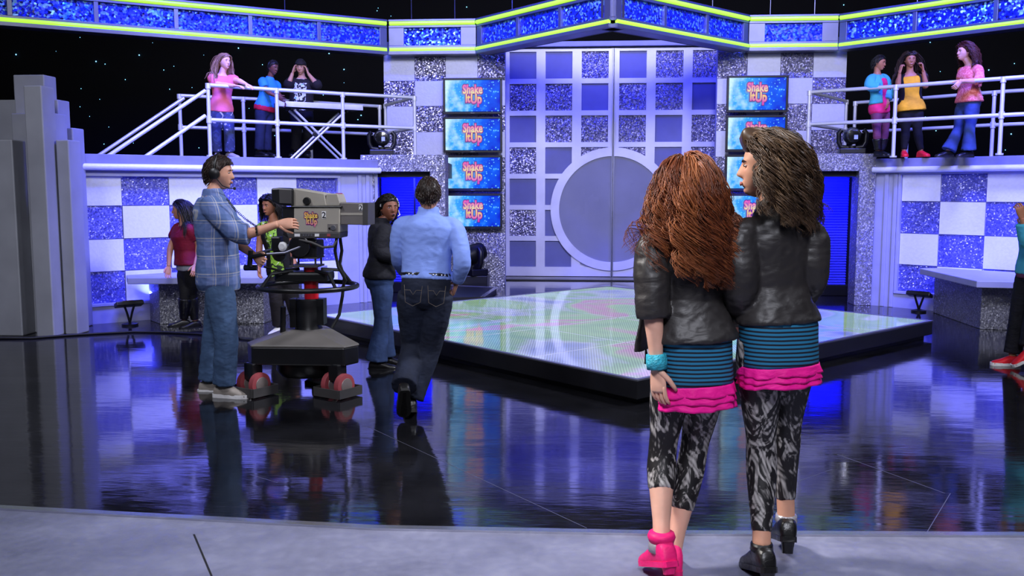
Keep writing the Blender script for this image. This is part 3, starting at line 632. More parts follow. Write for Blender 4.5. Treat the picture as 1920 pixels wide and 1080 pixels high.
# camera body: side view drawn in the photo, with a real depth of .26
YB0, YB1 = CY-.13, CY+.13
def slab(name, pts, mat, y0=YB0, y1=YB1, parent=None, bevel=.006):
    P = [at(px, py, y0) for px, py in pts]; return MB().prism3(P, (0, y1-y0, 0)).build(name, mat, parent or t, bevel=bevel)
slab('camera_body', [(551, 390), (637, 388), (637, 436), (551, 436)], 'camera_beige')
slab('rear_panel', [(529, 388), (551, 388), (551, 446), (541, 447), (530, 440)], 'black_plastic', YB0+.01)
ct = slab('control_strip', [(536, 436), (637, 436), (636, 447), (541, 447)], 'dark_grey', YB0-.004)
for px, mat, w_ in ((557, 'white_print', 5), (594, 'white_print', 4), (616, 'wheel_red', 3)): slab('switch', [(px-w_, 438.5), (px+w_, 438.5), (px+w_, 443.5), (px-w_, 443.5)], mat, YB0-.010, YB0-.003, ct, 0)
for px in (569, 574, 579, 584): slab('button', [(px-1.5, 439), (px+1.5, 439), (px+1.5, 443), (px-1.5, 443)], 'aluminium', YB0-.009, YB0-.003, ct, 0)
slab('top_housing', [(549, 353), (608, 363), (612, 386), (549, 387)], 'camera_beige', YB0+.01, YB1-.02)
slab('top_cover', [(612, 363), (632, 363), (637, 378), (637, 386), (609, 386)], 'camera_beige', YB0+.02, YB1-.03)
slab('tally_light', [(629, 362), (634, 362), (634, 367), (630, 367)], 'wheel_red', YB0+.05, YB1-.08, bevel=.001)
vf = slab('viewfinder_hood', [(508, 353), (523, 352), (549, 354), (549, 387), (524, 384), (508, 377)], 'black_plastic', YB0-.02, YB1-.01, bevel=.012)
slab('hood_panel', [(523, 355), (546, 356), (546, 382), (524, 381)], 'dark_grey', YB0-.026, YB0-.018, vf, .002)
slab('roof_plate', [(545, 386), (641, 386), (641, 389), (545, 389)], 'black_plastic', YB0-.012, YB1)
kb = q(576, 377, YB0+.01); MB().lathe([(.026, -.03), (.03, -.012), (.03, .004)], kb, 16, 'y').build('focus_knob', 'black_plastic', t, smooth=40)
ln = slab('lens_housing', [(637, 380), (689, 381), (689, 422), (637, 421)], 'camera_grey', YB0+.015, YB1-.015)
slab('stripe', [(638, 399), (680, 399), (680, 403.5), (638, 403.5)], 'camera_beige', YB0+.011, YB0+.016, ln, 0)
slab('lens_shade', [(680, 380.5), (690, 380.5), (690, 422.5), (680, 422.5)], 'dark_grey', YB0+.010, YB1-.010, ln, .003)
slab('connector_plate', [(614, 420), (633, 420), (633, 436), (614, 436)], 'camera_grey', YB0-.006, YB0+.002, bevel=.001)
p = q(625, 427, YB0-.006); MB().lathe([(.018, -.012), (.02, 0)], p, 14, 'y').build('connector', 'aluminium', t); p = q(618, 428, YB0-.006); MB().lathe([(.007, -.01), (.007, 0)], p, 10, 'y').build('socket', 'black_plastic', t)
for px, py, h, yb in ((607.5, 403, 13, YB0), (676.5, 389.5, 11, YB0+.015)):
    p = q(px, py, yb); k = 6.9/1740
    tg = MB().box((p.x, p.y-.0015, p.z), (h*.62*k, .003, h*1.05*k)).build('number_tag', 'white_print', t)
    me = baked(text_mesh('2', h*1.25*k, .0008, .0006), Matrix.Translation((p.x, p.y-.004, p.z-h*.44*k)) @ RX); o = obj('number', me, 'black_print', tg)
p = q(583, 410, YB0-.002)
lg = MB().box((p.x, p.y, p.z), (.002, .002, .002)).build('logo_sticker', 'print_purple', t)
logo(lg, (p.x, p.y, p.z), .36, [('print_purple', .020, (0, 0)), ('print_fill', .004, (0, 0))], 0, .0012)
for ch in lg.children: ch.location = (p.x, p.y+ch.location.y-p.y, p.z); ch.parent = lg; attach(ch, lg)
# pan bars, lens controls, cables
def tubepx(name, pts, r, mat, parent=None, n=8, y=CY): return MB().tube([at(px, py, y+d) for px, py, d in pts], r, n).build(name, mat, parent or t, smooth=60)
hb = tubepx('pan_bar', [(565, 462, -.12), (535, 474, -.14), (478, 478, -.16)], .010, 'frame_metal'); tubepx('grip', [(500, 476, -.15), (468, 482, -.17), (470, 500, -.17)], .016, 'black_rubber', hb)
hb = tubepx('pan_bar', [(565, 455, .10), (520, 465, .12), (478, 476, .14)], .010, 'frame_metal'); tubepx('grip', [(470, 470, -.14), (468, 500, -.14)], .020, 'black_rubber', hb); tubepx('grip_base', [(458, 502, -.14), (482, 502, -.14)], .022, 'black_plastic', hb)
p = q(530, 462, CY-.13); MB().lathe([(.02, -.02), (.035, -.012), (.035, .012), (.02, .02)], p, 16, 'y').build('zoom_wheel', 'white_print', t); MB().lathe([(.02, -.02), (.05, -.015), (.05, .03), (.02, .04)], q(524, 478, CY-.10), 18, 'y').build('focus_drive', 'black_plastic', t)
MB().box(tuple(q(520, 457, CY-.1)), (.07, .09, .11)).build('remote_box', 'black_plastic', t, bevel=.01)
tubepx('cable', [(636, 435, 0), (641, 470, .02), (637, 495, .05), (646, 520, .05), (642, 555, .03), (636, 590, .03), (622, 615, .0)], .013, 'black_rubber')
tubepx('cable', [(632, 440, -.1), (628, 470, -.08), (634, 500, -.06), (648, 525, -.05), (640, 545, 0)], .012, 'black_rubber')
tubepx('cable', [(560, 449, -.12), (585, 455, -.15), (605, 464, -.15), (625, 462, -.12), (632, 450, -.1)], .010, 'dark_grey')
tubepx('cable', [(495, 500, -.15), (515, 505, -.1), (545, 513, -.05), (575, 512, 0)], .009, 'black_rubber')
tubepx('cable_guard', [(450, 634, .1), (480, 638, .1), (505, 634, .05)], .009, 'frame_metal'); tubepx('pedal', [(530, 625, -.1), (531, 575, -.12)], .022, 'black_plastic')
# ================================================================ PEOPLE: builders
def V(*a): return np.array(a, float)
def nrm(v): v = np.asarray(v, float); return v/max(1e-9, np.linalg.norm(v))
def sstep(a, b, x): t = np.clip((x-a)/(b-a), 0, 1); return t*t*(3-2*t)
class PM:                                    # numpy mesh collector
    def __init__(s): s.V = []; s.F = []; s.n = 0
    def add(s, v, f): s.V.append(np.asarray(v, float)); s.F += [tuple(i+s.n for i in q) for q in f]; s.n += len(v); return s
    def loft(s, rings, n=18, power=2.0):
        """rings: (centre, semi-axis a, semi-axis b)"""
        th = np.linspace(0, 2*PI, n, endpoint=False); c, sn = np.cos(th), np.sin(th)
        if power != 2: c = np.sign(c)*np.abs(c)**(2/power); sn = np.sign(sn)*np.abs(sn)**(2/power)
        v = np.concatenate([np.asarray(o)+np.outer(c, a)+np.outer(sn, b) for o, a, b in rings]); m = len(rings); f = []
        for i in range(m-1):
            for k in range(n): f.append((i*n+k, i*n+(k+1) % n, (i+1)*n+(k+1) % n, (i+1)*n+k))
        f += [tuple(range(n))[::-1], tuple((m-1)*n+k for k in range(n))]
        return s.add(v, f)
    def path(s, pts, rad, n=14, flat=None):
        """tube along a polyline, radius per point, optional flattening (axis, factor)"""
        pts = np.asarray(pts, float); m = len(pts); rings = []; u = None
        for i in range(m):
            t = nrm(pts[min(i+1, m-1)]-pts[max(i-1, 0)])
            if u is None:
                u = V(0, 1, 0) if abs(t[1]) < .8 else V(1, 0, 0)
            u = nrm(u-t*np.dot(u, t)); v = np.cross(t, u); rings.append((pts[i], u*rad[i], v*rad[i]))
        return s.loft(rings, n)
    def ball(s, c, r, n=14, m=9):
        r = (r, r, r) if np.isscalar(r) else r; rings = []
        for i in range(m+1):
            a = PI*i/m; k = max(.03, math.sin(a)); rings.append((np.asarray(c)+V(0, 0, -r[2]*math.cos(a)), V(r[0]*k, 0, 0), V(0, r[1]*k, 0)))
        return s.loft(rings, n)
    def mesh(s, name):
        me = bpy.data.meshes.new(name); v = np.concatenate(s.V); me.from_pydata([tuple(x) for x in v], [], s.F); me.update()
        bm = bmesh.new(); bm.from_mesh(me); bmesh.ops.recalc_face_normals(bm, faces=bm.faces); bm.to_mesh(me); bm.free(); return me
def remesh(me, vox, smooth=3, wrinkle=0.0, wscale=9.0, extra=None, seed=0):
    o = bpy.data.objects.new('tmp', me); COL.objects.link(o)
    r = o.modifiers.new('r', 'REMESH'); r.mode = 'VOXEL'; r.voxel_size = vox; r.use_smooth_shade = True
    if smooth: k = o.modifiers.new('s', 'SMOOTH'); k.factor = .5; k.iterations = smooth
    dg = bpy.context.evaluated_depsgraph_get(); out = bpy.data.meshes.new_from_object(o.evaluated_get(dg)); bpy.data.objects.remove(o); bpy.data.meshes.remove(me)
    if wrinkle:
        n = len(out.vertices); co = np.empty(n*3); out.vertices.foreach_get('co', co); co = co.reshape(-1, 3); no = np.empty(n*3); out.vertices.foreach_get('normal', no); no = no.reshape(-1, 3)
        q = co*V(wscale, wscale, wscale*1.5)+seed*3.7; h = np.array([mnoise.noise(p)+.45*(1-2*abs(mnoise.noise(p*2.3))) for p in map(Vector, q)])
        co += no*((h+.35)*wrinkle)[:, None]; out.vertices.foreach_set('co', co.ravel()); out.update()
    if extra is not None and extra.n:
        a = out; n0 = len(a.vertices); v = [tuple(x.co) for x in a.vertices]+[tuple(x) for x in np.concatenate(extra.V)]
        f = [tuple(p.vertices) for p in a.polygons]+[tuple(i+n0 for i in q) for q in extra.F]
        out = bpy.data.meshes.new('body'); out.from_pydata(v, [], f); out.update(); bpy.data.meshes.remove(a)
    return out
def bend(p0, p1, p2, k=9, rnd=.22):
    """polyline with a rounded corner at p1, k samples each side"""
    p0, p1, p2 = map(np.asarray, (p0, p1, p2)); a = p1+(p0-p1)*rnd; b = p1+(p2-p1)*rnd
    out = [p0+(a-p0)*t for t in np.linspace(0, 1, k, endpoint=False)]
    out += [(1-t)**2*a+2*t*(1-t)*p1+t*t*b for t in np.linspace(0, 1, 5, endpoint=False)]
    out += [b+(p2-b)*t for t in np.linspace(0, 1, k)]
    return np.array(out)
def arclen(p): d = np.linalg.norm(np.diff(p, axis=0), axis=1); s = np.concatenate([[0], np.cumsum(d)]); return s/s[-1]
def cut(p, t0, t1, n=16):
    s = arclen(p); ts = np.linspace(t0, t1, n); return np.stack([np.interp(ts, s, p[:, k]) for k in range(3)], 1), ts
# ---- head
def head_grid(nu=64, nv=56):
    th = np.linspace(.04, PI-.04, nv); ph = np.linspace(0, 2*PI, nu, endpoint=False); T, P = np.meshgrid(th, ph, indexing='ij')
    a, b, c = .073, .094, .115; x = a*np.sin(T)*np.sin(P); y = b*np.sin(T)*np.cos(P); z = c*np.cos(T); zz = z/c
    front = sstep(-.2, .6, y/b); back = 1-sstep(-.5, .1, y/b)
    x = x*(1-.34*sstep(.1, 1, -zz)*(.5+.5*front)); x = x*(1+.05*sstep(-.1, .5, zz))
    y = np.where(y < 0, y*(1+.07*sstep(-.2, .4, zz)-.50*sstep(.05, .9, -zz)), y)
    y = np.where(y > .074, .074+(y-.074)*.65, y)
    y = y+.020*front*sstep(.25, .95, -zz)
    xx = np.abs(x)
    nose = np.exp(-(x/.0125)**2)*np.where(z > -.026, np.clip((.030-z)/.056, 0, 1)**1.2, np.clip((z+.040)/.014, 0, 1))
    y = y+front*.026*nose
    y = y-front*.0095*np.exp(-((xx-.031)/.015)**2-((z-.010)/.011)**2)+front*.0045*np.exp(-((xx-.028)/.02)**2-((z-.028)/.008)**2)
    y = y+front*.006*np.exp(-(x/.022)**2-((z+.058)/.011)**2)-front*.004*np.exp(-(x/.022)**2-((z+.0575)/.003)**2)+front*.006*np.exp(-(x/.022)**2-((z+.094)/.014)**2)-front*.004*np.exp(-(x/.022)**2-((z+.075)/.007)**2)
    f = []
    for i in range(nv-1):
        for k in range(nu): f.append((i*nu+k, (i+1)*nu+k, (i+1)*nu+(k+1) % nu, i*nu+(k+1) % nu))
    f += [tuple(range(nu)), tuple((nv-1)*nu+k for k in range(nu))[::-1]]
    return np.stack([x, y, z], -1).reshape(-1, 3), f
HG, HF = head_grid()
class Head:
    def __init__(s, c, face, up, k=1.0):
        s.c = np.asarray(c, float); s.f = nrm(face); s.u = nrm(np.asarray(up, float)-s.f*np.dot(up, s.f)); s.r = np.cross(s.f, s.u); s.k = k
        s.M = np.stack([s.r, s.f, s.u], 0)*k
    def w(s, p): return np.asarray(p) @ s.M + s.c
    def skin(s, pm):
        pm.add(s.w(HG), HF)
        for sx in (-1, 1):
            pm.loft([(s.w((sx*(.070+.012*t), -.012-.006*t, .0)), s.r*0+s.f*(.017-.003*t)*s.k, s.u*(.030-.004*t)*s.k) for t in (0, .5, 1)], 12)
    def cap(s, thick, line=None, noise=.35, seed=0, fall=.014, volume=None):
        line = line or [(0, .068), (35, .064), (62, .040), (80, .000), (95, -.012), (112, -.045), (150, -.070), (180, -.074)]
        az = np.degrees(np.abs(np.arctan2(HG[:, 0], HG[:, 1]))); zl = np.interp(az, [a for a, _ in line], [b for _, b in line]); m = sstep(-fall, fall, HG[:, 2]-zl)
        nz = np.array([mnoise.noise(Vector(p)*38+Vector((seed, 0, 0))) for p in HG]); th = thick*(1+noise*nz)
        if volume: th = th*np.array([volume(p) for p in HG])
        d = HG/np.linalg.norm(HG, axis=1)[:, None]; return PM().add(s.w(HG+d*((-.008)*(1-m)+th*m)[:, None]), HF)
    def features(s, parent, brow='brow_dark', lip='lip_mat', open_mouth=False):
        for sx in (-1, 1):
            pm = PM(); pm.ball((0, 0, 0), 1.0, 12, 8); v = pm.V[0]*V(.0105, .006, .0042)+V(sx*.031, .0765, .010); e = obj('eye', PM().add(s.w(v), pm.F).mesh('eye'), 'eye_white', parent, True)
            v = pm.V[0]*V(.0056, .003, .0054)+V(sx*.031, .0812, .010); obj('iris', PM().add(s.w(v), pm.F).mesh('iris'), 'eye_dark', e, True)
            p = PM().path([s.w((sx*x, y, z)) for x, y, z in ((.013, .0885, .026), (.028, .0865, .031), (.044, .074, .025))], [.0028*s.k, .0034*s.k, .0016*s.k], 6); obj('eyebrow', p.mesh('eyebrow'), brow, parent, True)
        pm = PM(); pm.ball((0, 0, 0), 1.0, 14, 8); h = .0085 if not open_mouth else .014
        obj('lips', PM().add(s.w(pm.V[0]*V(.019, .0055, h)+V(0, .0925, -.058)), pm.F).mesh('lips'), lip, parent, True)
        if open_mouth: obj('mouth', PM().add(s.w(pm.V[0]*V(.013, .008, .010)+V(0, .0955, -.058)), pm.F).mesh('mouth'), 'eye_dark', parent, True)
# ---- hair strands
def strand_mesh(name, head, n, L, K=16, vol=.02, wave=.012, wl=.10, clumps=60, clump=.6, part=0.0, back=.5, col=(), rad=.0022, seed=1, line=None, stiff=.7, spread=0.0, side_bias=0.0, ymax=.040, drift=None, lift=.3, lenx=0.0):
    rg = np.random.RandomState(seed); k = head.k
    line = line or [(0, .066), (35, .060), (62, .040), (80, .010), (95, -.005), (112, -.035), (150, -.060), (180, -.066)]
    az = np.degrees(np.abs(np.arctan2(HG[:, 0], HG[:, 1]))); zl = np.interp(az, [a for a, _ in line], [b for _, b in line]); ok = np.where((HG[:, 2] > zl))[0]
    wgt = np.sqrt(np.maximum(1e-4, HG[ok, 0]**2+HG[ok, 1]**2)); idx = rg.choice(ok, n, p=wgt/wgt.sum()); root = HG[idx]+rg.normal(0, .002, (n, 3))
    lay = vol*(.25+.75*sstep(-.06, .11, root[:, 2]))*(.55+.6*rg.rand(n)); Ls = L*(.70+.45*rg.rand(n))*(.75+.25*sstep(-.05, .08, root[:, 2]))*(1+lenx*np.clip(root[:, 0]/.07, -1, 1))
    nr = root/np.linalg.norm(root, axis=1)[:, None]; sx = np.where(root[:, 0] > part, 1, -1); fr = sstep(-.03, .07, root[:, 1])
    bk = .18+.82*sstep(-.06, .03, root[:, 1])
    d = nr*lift+np.stack([sx*.55*bk+side_bias, -back*np.ones(n)-.5*fr, -.25*np.ones(n)], 1)+rg.normal(0, .12, (n, 3)); d /= np.linalg.norm(d, axis=1)[:, None]
    p = head.w(root); d = (d @ head.M)/k; ds = Ls/K; P = [p.copy()]; ax = np.array([.078, .104, .120])*k; Minv = head.M.T/k
    for i in range(K):
        g = V(0, 0, -1); d = d*stiff+g*(1-stiff)*1.25; d /= np.linalg.norm(d, axis=1)[:, None]; p = p+d*ds[:, None]
        if drift is not None and i > K*.5: p = p+np.asarray(drift)*k*(.4+.6*rg.rand(n))[:, None]/K
        q = (p-head.c) @ Minv; rr = np.linalg.norm(q/(ax+lay[:, None]), axis=1); ins = rr < 1
        q2 = np.where(ins[:, None], q/np.maximum(rr, 1e-3)[:, None], q); low = sstep(.075, .045, q2[:, 2]/k); q2[:, 1] -= low*np.maximum(0, q2[:, 1]-ymax*k)*.85; p = head.c+q2 @ (head.M/k)
        for a, b, r in col:
            ab = b-a; t = np.clip(((p-a) @ ab)/np.dot(ab, ab), 0, 1); c = a+t[:, None]*ab; v = p-c; dist = np.linalg.norm(v, axis=1); R_ = r+lay*.6
            p = np.where((dist < R_)[:, None], c+v/np.maximum(dist, 1e-4)[:, None]*R_[:, None], p)
        d2 = p-P[-1]; d = d*.4+.6*d2/np.maximum(1e-6, np.linalg.norm(d2, axis=1))[:, None]; P.append(p.copy())
    P = np.array(P)                                             # K+1, n, 3
    gi = rg.choice(n, min(clumps, n), replace=False); dist = ((P[K//2][:, None]-P[K//2][gi][None])**2).sum(-1); cl = gi[np.argmin(dist, 1)]
    s = np.linspace(0, 1, K+1)[:, None, None]; P = P+(P[:, cl]-P)*(clump*s**.8)
    ph = rg.rand(n)*6.28; ph = ph[cl]+rg.normal(0, .35, n); T = np.gradient(P, axis=0); T /= np.maximum(1e-6, np.linalg.norm(T, axis=2))[..., None]
    u = np.cross(T, np.broadcast_to(head.f, T.shape)); u /= np.maximum(1e-4, np.linalg.norm(u, axis=2))[..., None]; v = np.cross(T, u)
    arc = np.linspace(0, 1, K+1)[:, None]*Ls[None]; amp = wave*k*sstep(.12, .7, np.linspace(0, 1, K+1))[:, None]; a = 2*PI*arc/wl+ph[None]
    P = P+u*(amp*np.sin(a))[..., None]+v*(amp*.8*np.cos(a))[..., None]
    r = rad*k*(1-.75*np.linspace(0, 1, K+1)**3)[:, None]*(.7+.6*rg.rand(n))[None]
    rings = np.stack([P+u*(r*math.cos(b))[..., None]+v*(r*math.sin(b))[..., None] for b in (0, 2.094, 4.189)], 2)   # K+1,n,3,3
    vv = rings.reshape(-1, 3); I = np.arange((K+1)*n*3).reshape(K+1, n, 3); f = np.stack([I[:-1], np.roll(I, -1, 2)[:-1], np.roll(I, -1, 2)[1:], I[1:]], -1).reshape(-1, 4)
    me = bpy.data.meshes.new(name); me.vertices.add(len(vv)); me.vertices.foreach_set('co', vv.ravel()); nf = len(f); me.loops.add(nf*4); me.polygons.add(nf)
    me.loops.foreach_set('vertex_index', f.ravel().astype(np.int32)); me.polygons.foreach_set('loop_start', (np.arange(nf)*4).astype(np.int32)); me.update(calc_edges=True)
    at_ = me.attributes.new('strand', 'FLOAT', 'POINT'); sv = np.broadcast_to(rg.rand(n)[cl]*.6+rg.rand(n)*.4, (K+1, n)); at_.data.foreach_set('value', np.repeat(sv[..., None], 3, 2).ravel().astype(np.float32))
    me.shade_smooth(); return me
def hair_mat(name, dark, mid, lite, rough=.42):
    t = NT(name); t.set(Roughness=rough); a = t.n('ShaderNodeAttribute', attribute_name='strand'); t.l(t.ramp(a.outputs['Fac'], [(0, lin(dark)), (.5, lin(mid)), (1, lin(lite))]), t.b.inputs['Base Color'])
    t.b.inputs['Specular IOR Level'].default_value = .45
def skin(name, c, rough=.5):
    t = NT(name); t.set(Roughness=rough); nz = t.n('ShaderNodeTexNoise', _Scale=14.0, _Detail=3.0); t.l(t.co(), nz.inputs['Vector']); cc = lin(c)
    t.l(t.ramp(nz.outputs[0], [(.3, tuple(x*.92 for x in cc)), (.7, tuple(min(1, x*1.06) for x in cc))]), t.b.inputs['Base Color']); t.b.inputs['Subsurface Weight'].default_value = .12; t.b.inputs['Subsurface Radius'].default_value = (.02, .008, .005); t.b.inputs['Specular IOR Level'].default_value = .35
skin('skin_fair', (224, 172, 150)); skin('skin_light', (206, 152, 126)); skin('skin_tan', (176, 118, 90)); skin('skin_olive', (186, 130, 104)); skin('skin_brown', (124, 76, 56)); skin('skin_deep', (104, 62, 46))
hair_mat('hair_red', (58, 25, 13), (124, 62, 33), (186, 114, 66)); hair_mat('hair_brunette', (30, 20, 14), (72, 52, 36), (118, 92, 66)); hair_mat('hair_black', (8, 6, 7), (18, 14, 15), (34, 28, 28)); hair_mat('hair_dark', (18, 10, 8), (36, 22, 16), (58, 38, 28)); hair_mat('hair_blonde', (92, 62, 38), (150, 112, 76), (196, 160, 118)); hair_mat('hair_auburn', (40, 14, 12), (74, 30, 24), (104, 48, 38))
plain('eye_white', (196, 190, 188), .25); plain('eye_dark', (24, 14, 12), .2); plain('brow_dark', (38, 24, 18), .7); plain('brow_light', (112, 78, 52), .7); plain('lip_mat', (172, 104, 94), .4); plain('lip_dark', (120, 56, 52), .4)
def cloth(name, c, rough=.8, noise=.10, scale=10, bump=.25, weave=0, metal=0.0, spec=.3, bscale=16):
    t = NT(name); t.set(Roughness=rough, Metallic=metal); t.b.inputs['Specular IOR Level'].default_value = spec; cc = lin(c)
    nz = t.n('ShaderNodeTexNoise', _Scale=scale, _Detail=5.0); t.l(t.co(), nz.inputs['Vector'])
    t.l(t.ramp(nz.outputs[0], [(.3, tuple(x*(1-noise*1.8) for x in cc)), (.72, tuple(min(1, x*(1+noise*1.8)) for x in cc))]), t.b.inputs['Base Color'])
    n2 = t.n('ShaderNodeTexNoise', _Scale=bscale, _Detail=6.0, _Distortion=.6); t.l(t.co((1, 1, 1.8)), n2.inputs['Vector']); t.bump(n2.outputs[0], bump, .02)
cloth('leather', (44, 41, 41), .48, .10, 9, .28, spec=.5, bscale=9); cloth('denim_mid', (58, 80, 112), .85, .14, 8); cloth('denim_dark', (28, 34, 52), .85, .2, 7); cloth('denim_blue', (44, 62, 100), .85, .25, 6); cloth('denim_black', (22, 22, 30), .8, .2, 9, .5)
cloth('shirt_blue', (130, 156, 232), .75, .04, 6, .3, bscale=9); cloth('burgundy', (116, 12, 44), .8); cloth('black_knit', (14, 13, 17), .85); cloth('grey_knit', (130, 132, 142), .85); cloth('pink_tee', (236, 112, 122), .85, .06); cloth('blue_vest', (44, 128, 196), .7, .06); cloth('red_cloth', (200, 24, 50), .8); cloth('teal_jacket', (74, 178, 206), .8, .06); cloth('magenta_top', (226, 44, 110), .8); cloth('plum', (112, 56, 88), .8); cloth('yellow_top', (232, 168, 30), .8); cloth('dark_jacket', (34, 30, 34), .8); cloth('rip_white', (190, 186, 190), .9); cloth('hot_pink', (250, 24, 150), .6, .06, 12, .5); cloth('shoe_grey', (140, 132, 124), .7); cloth('shoe_black', (14, 13, 14), .35, spec=.6); cloth('shoe_white', (222, 220, 220), .5); cloth('shoe_red', (214, 30, 44), .5); cloth('shoe_pink', (248, 30, 120), .5); cloth('band_grey', (176, 172, 178), .3, metal=.4); cloth('turq', (64, 190, 214), .35, .2, 60, .8, bscale=90); cloth('belt_black', (16, 15, 16), .35, spec=.7)
def pattern_mats():
    t = NT('plaid'); t.set(Roughness=.85); co = t.co(); sp = t.n('ShaderNodeSeparateXYZ'); t.l(co, sp.inputs[0])
    def band(o, per, w, ph): return t.math('LESS_THAN', t.math('ABSOLUTE', t.math('SUBTRACT', t.math('FRACT', t.math('MULTIPLY_ADD', o, 1/per, ph)), .5)), w/per/2)
    hx = t.math('ADD', sp.outputs[0], sp.outputs[1]); nz = t.n('ShaderNodeTexNoise', _Scale=7.0, _Detail=4.0); t.l(co, nz.inputs['Vector'])
    c = t.ramp(nz.outputs[0], [(.3, lin((86, 104, 156))), (.7, lin((110, 128, 180)))])
    for o, per, w, ph, colr, k in ((hx, .13, .045, 0, (66, 92, 140), .5), (sp.outputs[2], .13, .045, .1, (66, 92, 140), .5), (hx, .13, .008, .25, (196, 190, 176), .5), (hx, .13, .006, .42, (180, 176, 168), .4), (sp.outputs[2], .13, .007, .3, (196, 190, 176), .45), (sp.outputs[2], .13, .005, .45, (180, 176, 168), .35)):
        c = t.mix(t.math('MULTIPLY', band(o, per, w, ph), k), c, lin(colr))
    t.l(c, t.b.inputs['Base Color']); n2 = t.n('ShaderNodeTexNoise', _Scale=15.0, _Detail=5.0); t.l(co, n2.inputs['Vector']); t.bump(n2.outputs[0], .3, .02)
    t = NT('stripe_blue'); t.set(Roughness=.7); sp = t.n('ShaderNodeSeparateXYZ'); t.l(t.co(), sp.inputs[0]); nz = t.n('ShaderNodeTexNoise', _Scale=6.0); t.l(t.co(), nz.inputs['Vector'])
    f = t.math('FRACT', t.math('MULTIPLY', t.math('MULTIPLY_ADD', nz.outputs[0], .006, sp.outputs[2]), 1/.0165)); t.l(t.ramp(f, [(0, lin((28, 118, 158))), (.50, lin((36, 128, 170))), (.60, lin((10, 24, 40))), (.95, lin((10, 24, 40)))]), t.b.inputs['Base Color']); t.bump(f, .5, .004)
    t = NT('print_leggings'); t.set(Roughness=.5); co = t.co((1, 1, .62), (.3, .4, 0)); n1 = t.n('ShaderNodeTexNoise', _Scale=9.0, _Detail=2.0); t.l(co, n1.inputs['Vector'])
    n2 = t.n('ShaderNodeTexNoise', _Scale=8.5, _Detail=3.0, _Roughness=.55, _Distortion=2.8); t.l(t.co((1.6, 1.6, .75), (.5, .7, .2)), n2.inputs['Vector'])
    w = t.n('ShaderNodeTexWave', _Scale=17.0, _Distortion=14.0, _Detail=2.0); w.inputs['Detail Scale'].default_value = .35; t.l(t.co((1, 1, 1), (.6, .5, .3)), w.inputs['Vector'])
    m = t.math('MULTIPLY', t.ramp(n2.outputs[0], [(.46, (0, 0, 0)), (.60, (1, 1, 1))]), t.math('MULTIPLY_ADD', w.outputs[0], .6, .4)); m = t.math('MULTIPLY', m, t.ramp(n1.outputs[0], [(.36, (.15,)*3), (.50, (1,)*3)])); t.l(t.ramp(m, [(.12, lin((17, 14, 16))), (.45, lin((140, 136, 134))), (1, lin((185, 181, 178)))]), t.b.inputs['Base Color'])
    t.l(t.ramp(m, [(.3, (.55,)*3), (.7, (.32,)*3)]), t.b.inputs['Roughness'])
    def blotch(name, a, b, c, s):
        t = NT(name); t.set(Roughness=.8); n = t.n('ShaderNodeTexNoise', _Scale=s, _Detail=3.0, _Distortion=1.5); t.l(t.co(), n.inputs['Vector']); t.l(t.ramp(n.outputs[0], [(.38, lin(a)), (.5, lin(b)), (.64, lin(c))], 'CONSTANT'), t.b.inputs['Base Color'])
    blotch('green_print', (30, 40, 30), (150, 200, 60), (225, 230, 220), 14); blotch('graphic_tee', (20, 20, 24), (220, 225, 230), (90, 190, 180), 16); blotch('coral_print', (206, 92, 80), (226, 130, 112), (196, 80, 76), 20); blotch('ripped_denim', (36, 44, 66), (50, 60, 86), (186, 182, 190), 9)
pattern_mats()
# ---- hands and shoes
def hand(pm, w, d, palm, k, side=1, curl=.35, thumb=.5):
    d = nrm(d); palm = nrm(np.asarray(palm, float)-d*np.dot(palm, d)); l = np.cross(d, palm)
    rings = [(w+d*(x*k), l*(a*k), palm*(b*k)) for x, a, b in ((-.02, .024, .018), (.0, .026, .018), (.03, .036, .016), (.065, .041, .0145), (.092, .040, .012), (.100, .034, .009))]
    pm.loft(rings, 14)
    for i, (o, L) in enumerate(((-.030, .060), (-.010, .074), (.0105, .080), (.030, .070))):
        o *= side; p = w+d*(.085*k)+l*(o*k); a = curl*(1.15-.08*i); dd = d+l*(o*.8); pts = [p-d*.02*k, p]; ang = .4*a
        for seg in (.44, .32, .24):
            v = nrm(dd*math.cos(ang)+palm*math.sin(ang)); p = p+v*(L*seg*k); pts.append(p); ang += a
        pm.path(pts, [.0085*k, .0092*k, .0086*k, .0076*k, .005*k], 8)
    b = w+d*(.025*k)+l*(.030*side*k); v1 = nrm(d*.75+l*side*.6+palm*.35); v2 = nrm(d*.9+l*side*(.6-thumb*.7)+palm*.5)
    pm.path([b-v1*.02*k, b, b+v1*.034*k, b+v1*.034*k+v2*.03*k, b+v1*.034*k+v2*.052*k], [.012*k, .0125*k, .0105*k, .0095*k, .006*k], 8)
def foot_rings(a, d, k, hs=1.0, pitch=0.0, grow=0.0, top=1.0):
    d = nrm(V(d[0], d[1], 0)); l = np.cross(V(0, 0, 1), d); u = V(0, 0, 1); c, s = math.cos(pitch), math.sin(pitch); d2 = d*c-u*s; u2 = u*c+d*s; out = []
    for x, wd, h in ((-.075, .020, .045), (-.068, .030, .075), (-.035, .036, .095*top), (.01, .037, .098*top), (.055, .040, .080), (.10, .045, .060), (.14, .046, .048), (.175, .038, .038), (.192, .020, .026)):
        h *= hs; out.append((a+d2*(x*k)+u2*((h/2-.09)*k), l*((wd+grow)*k), u2*((h/2+grow)*k)))
    return out, d2, l, u2
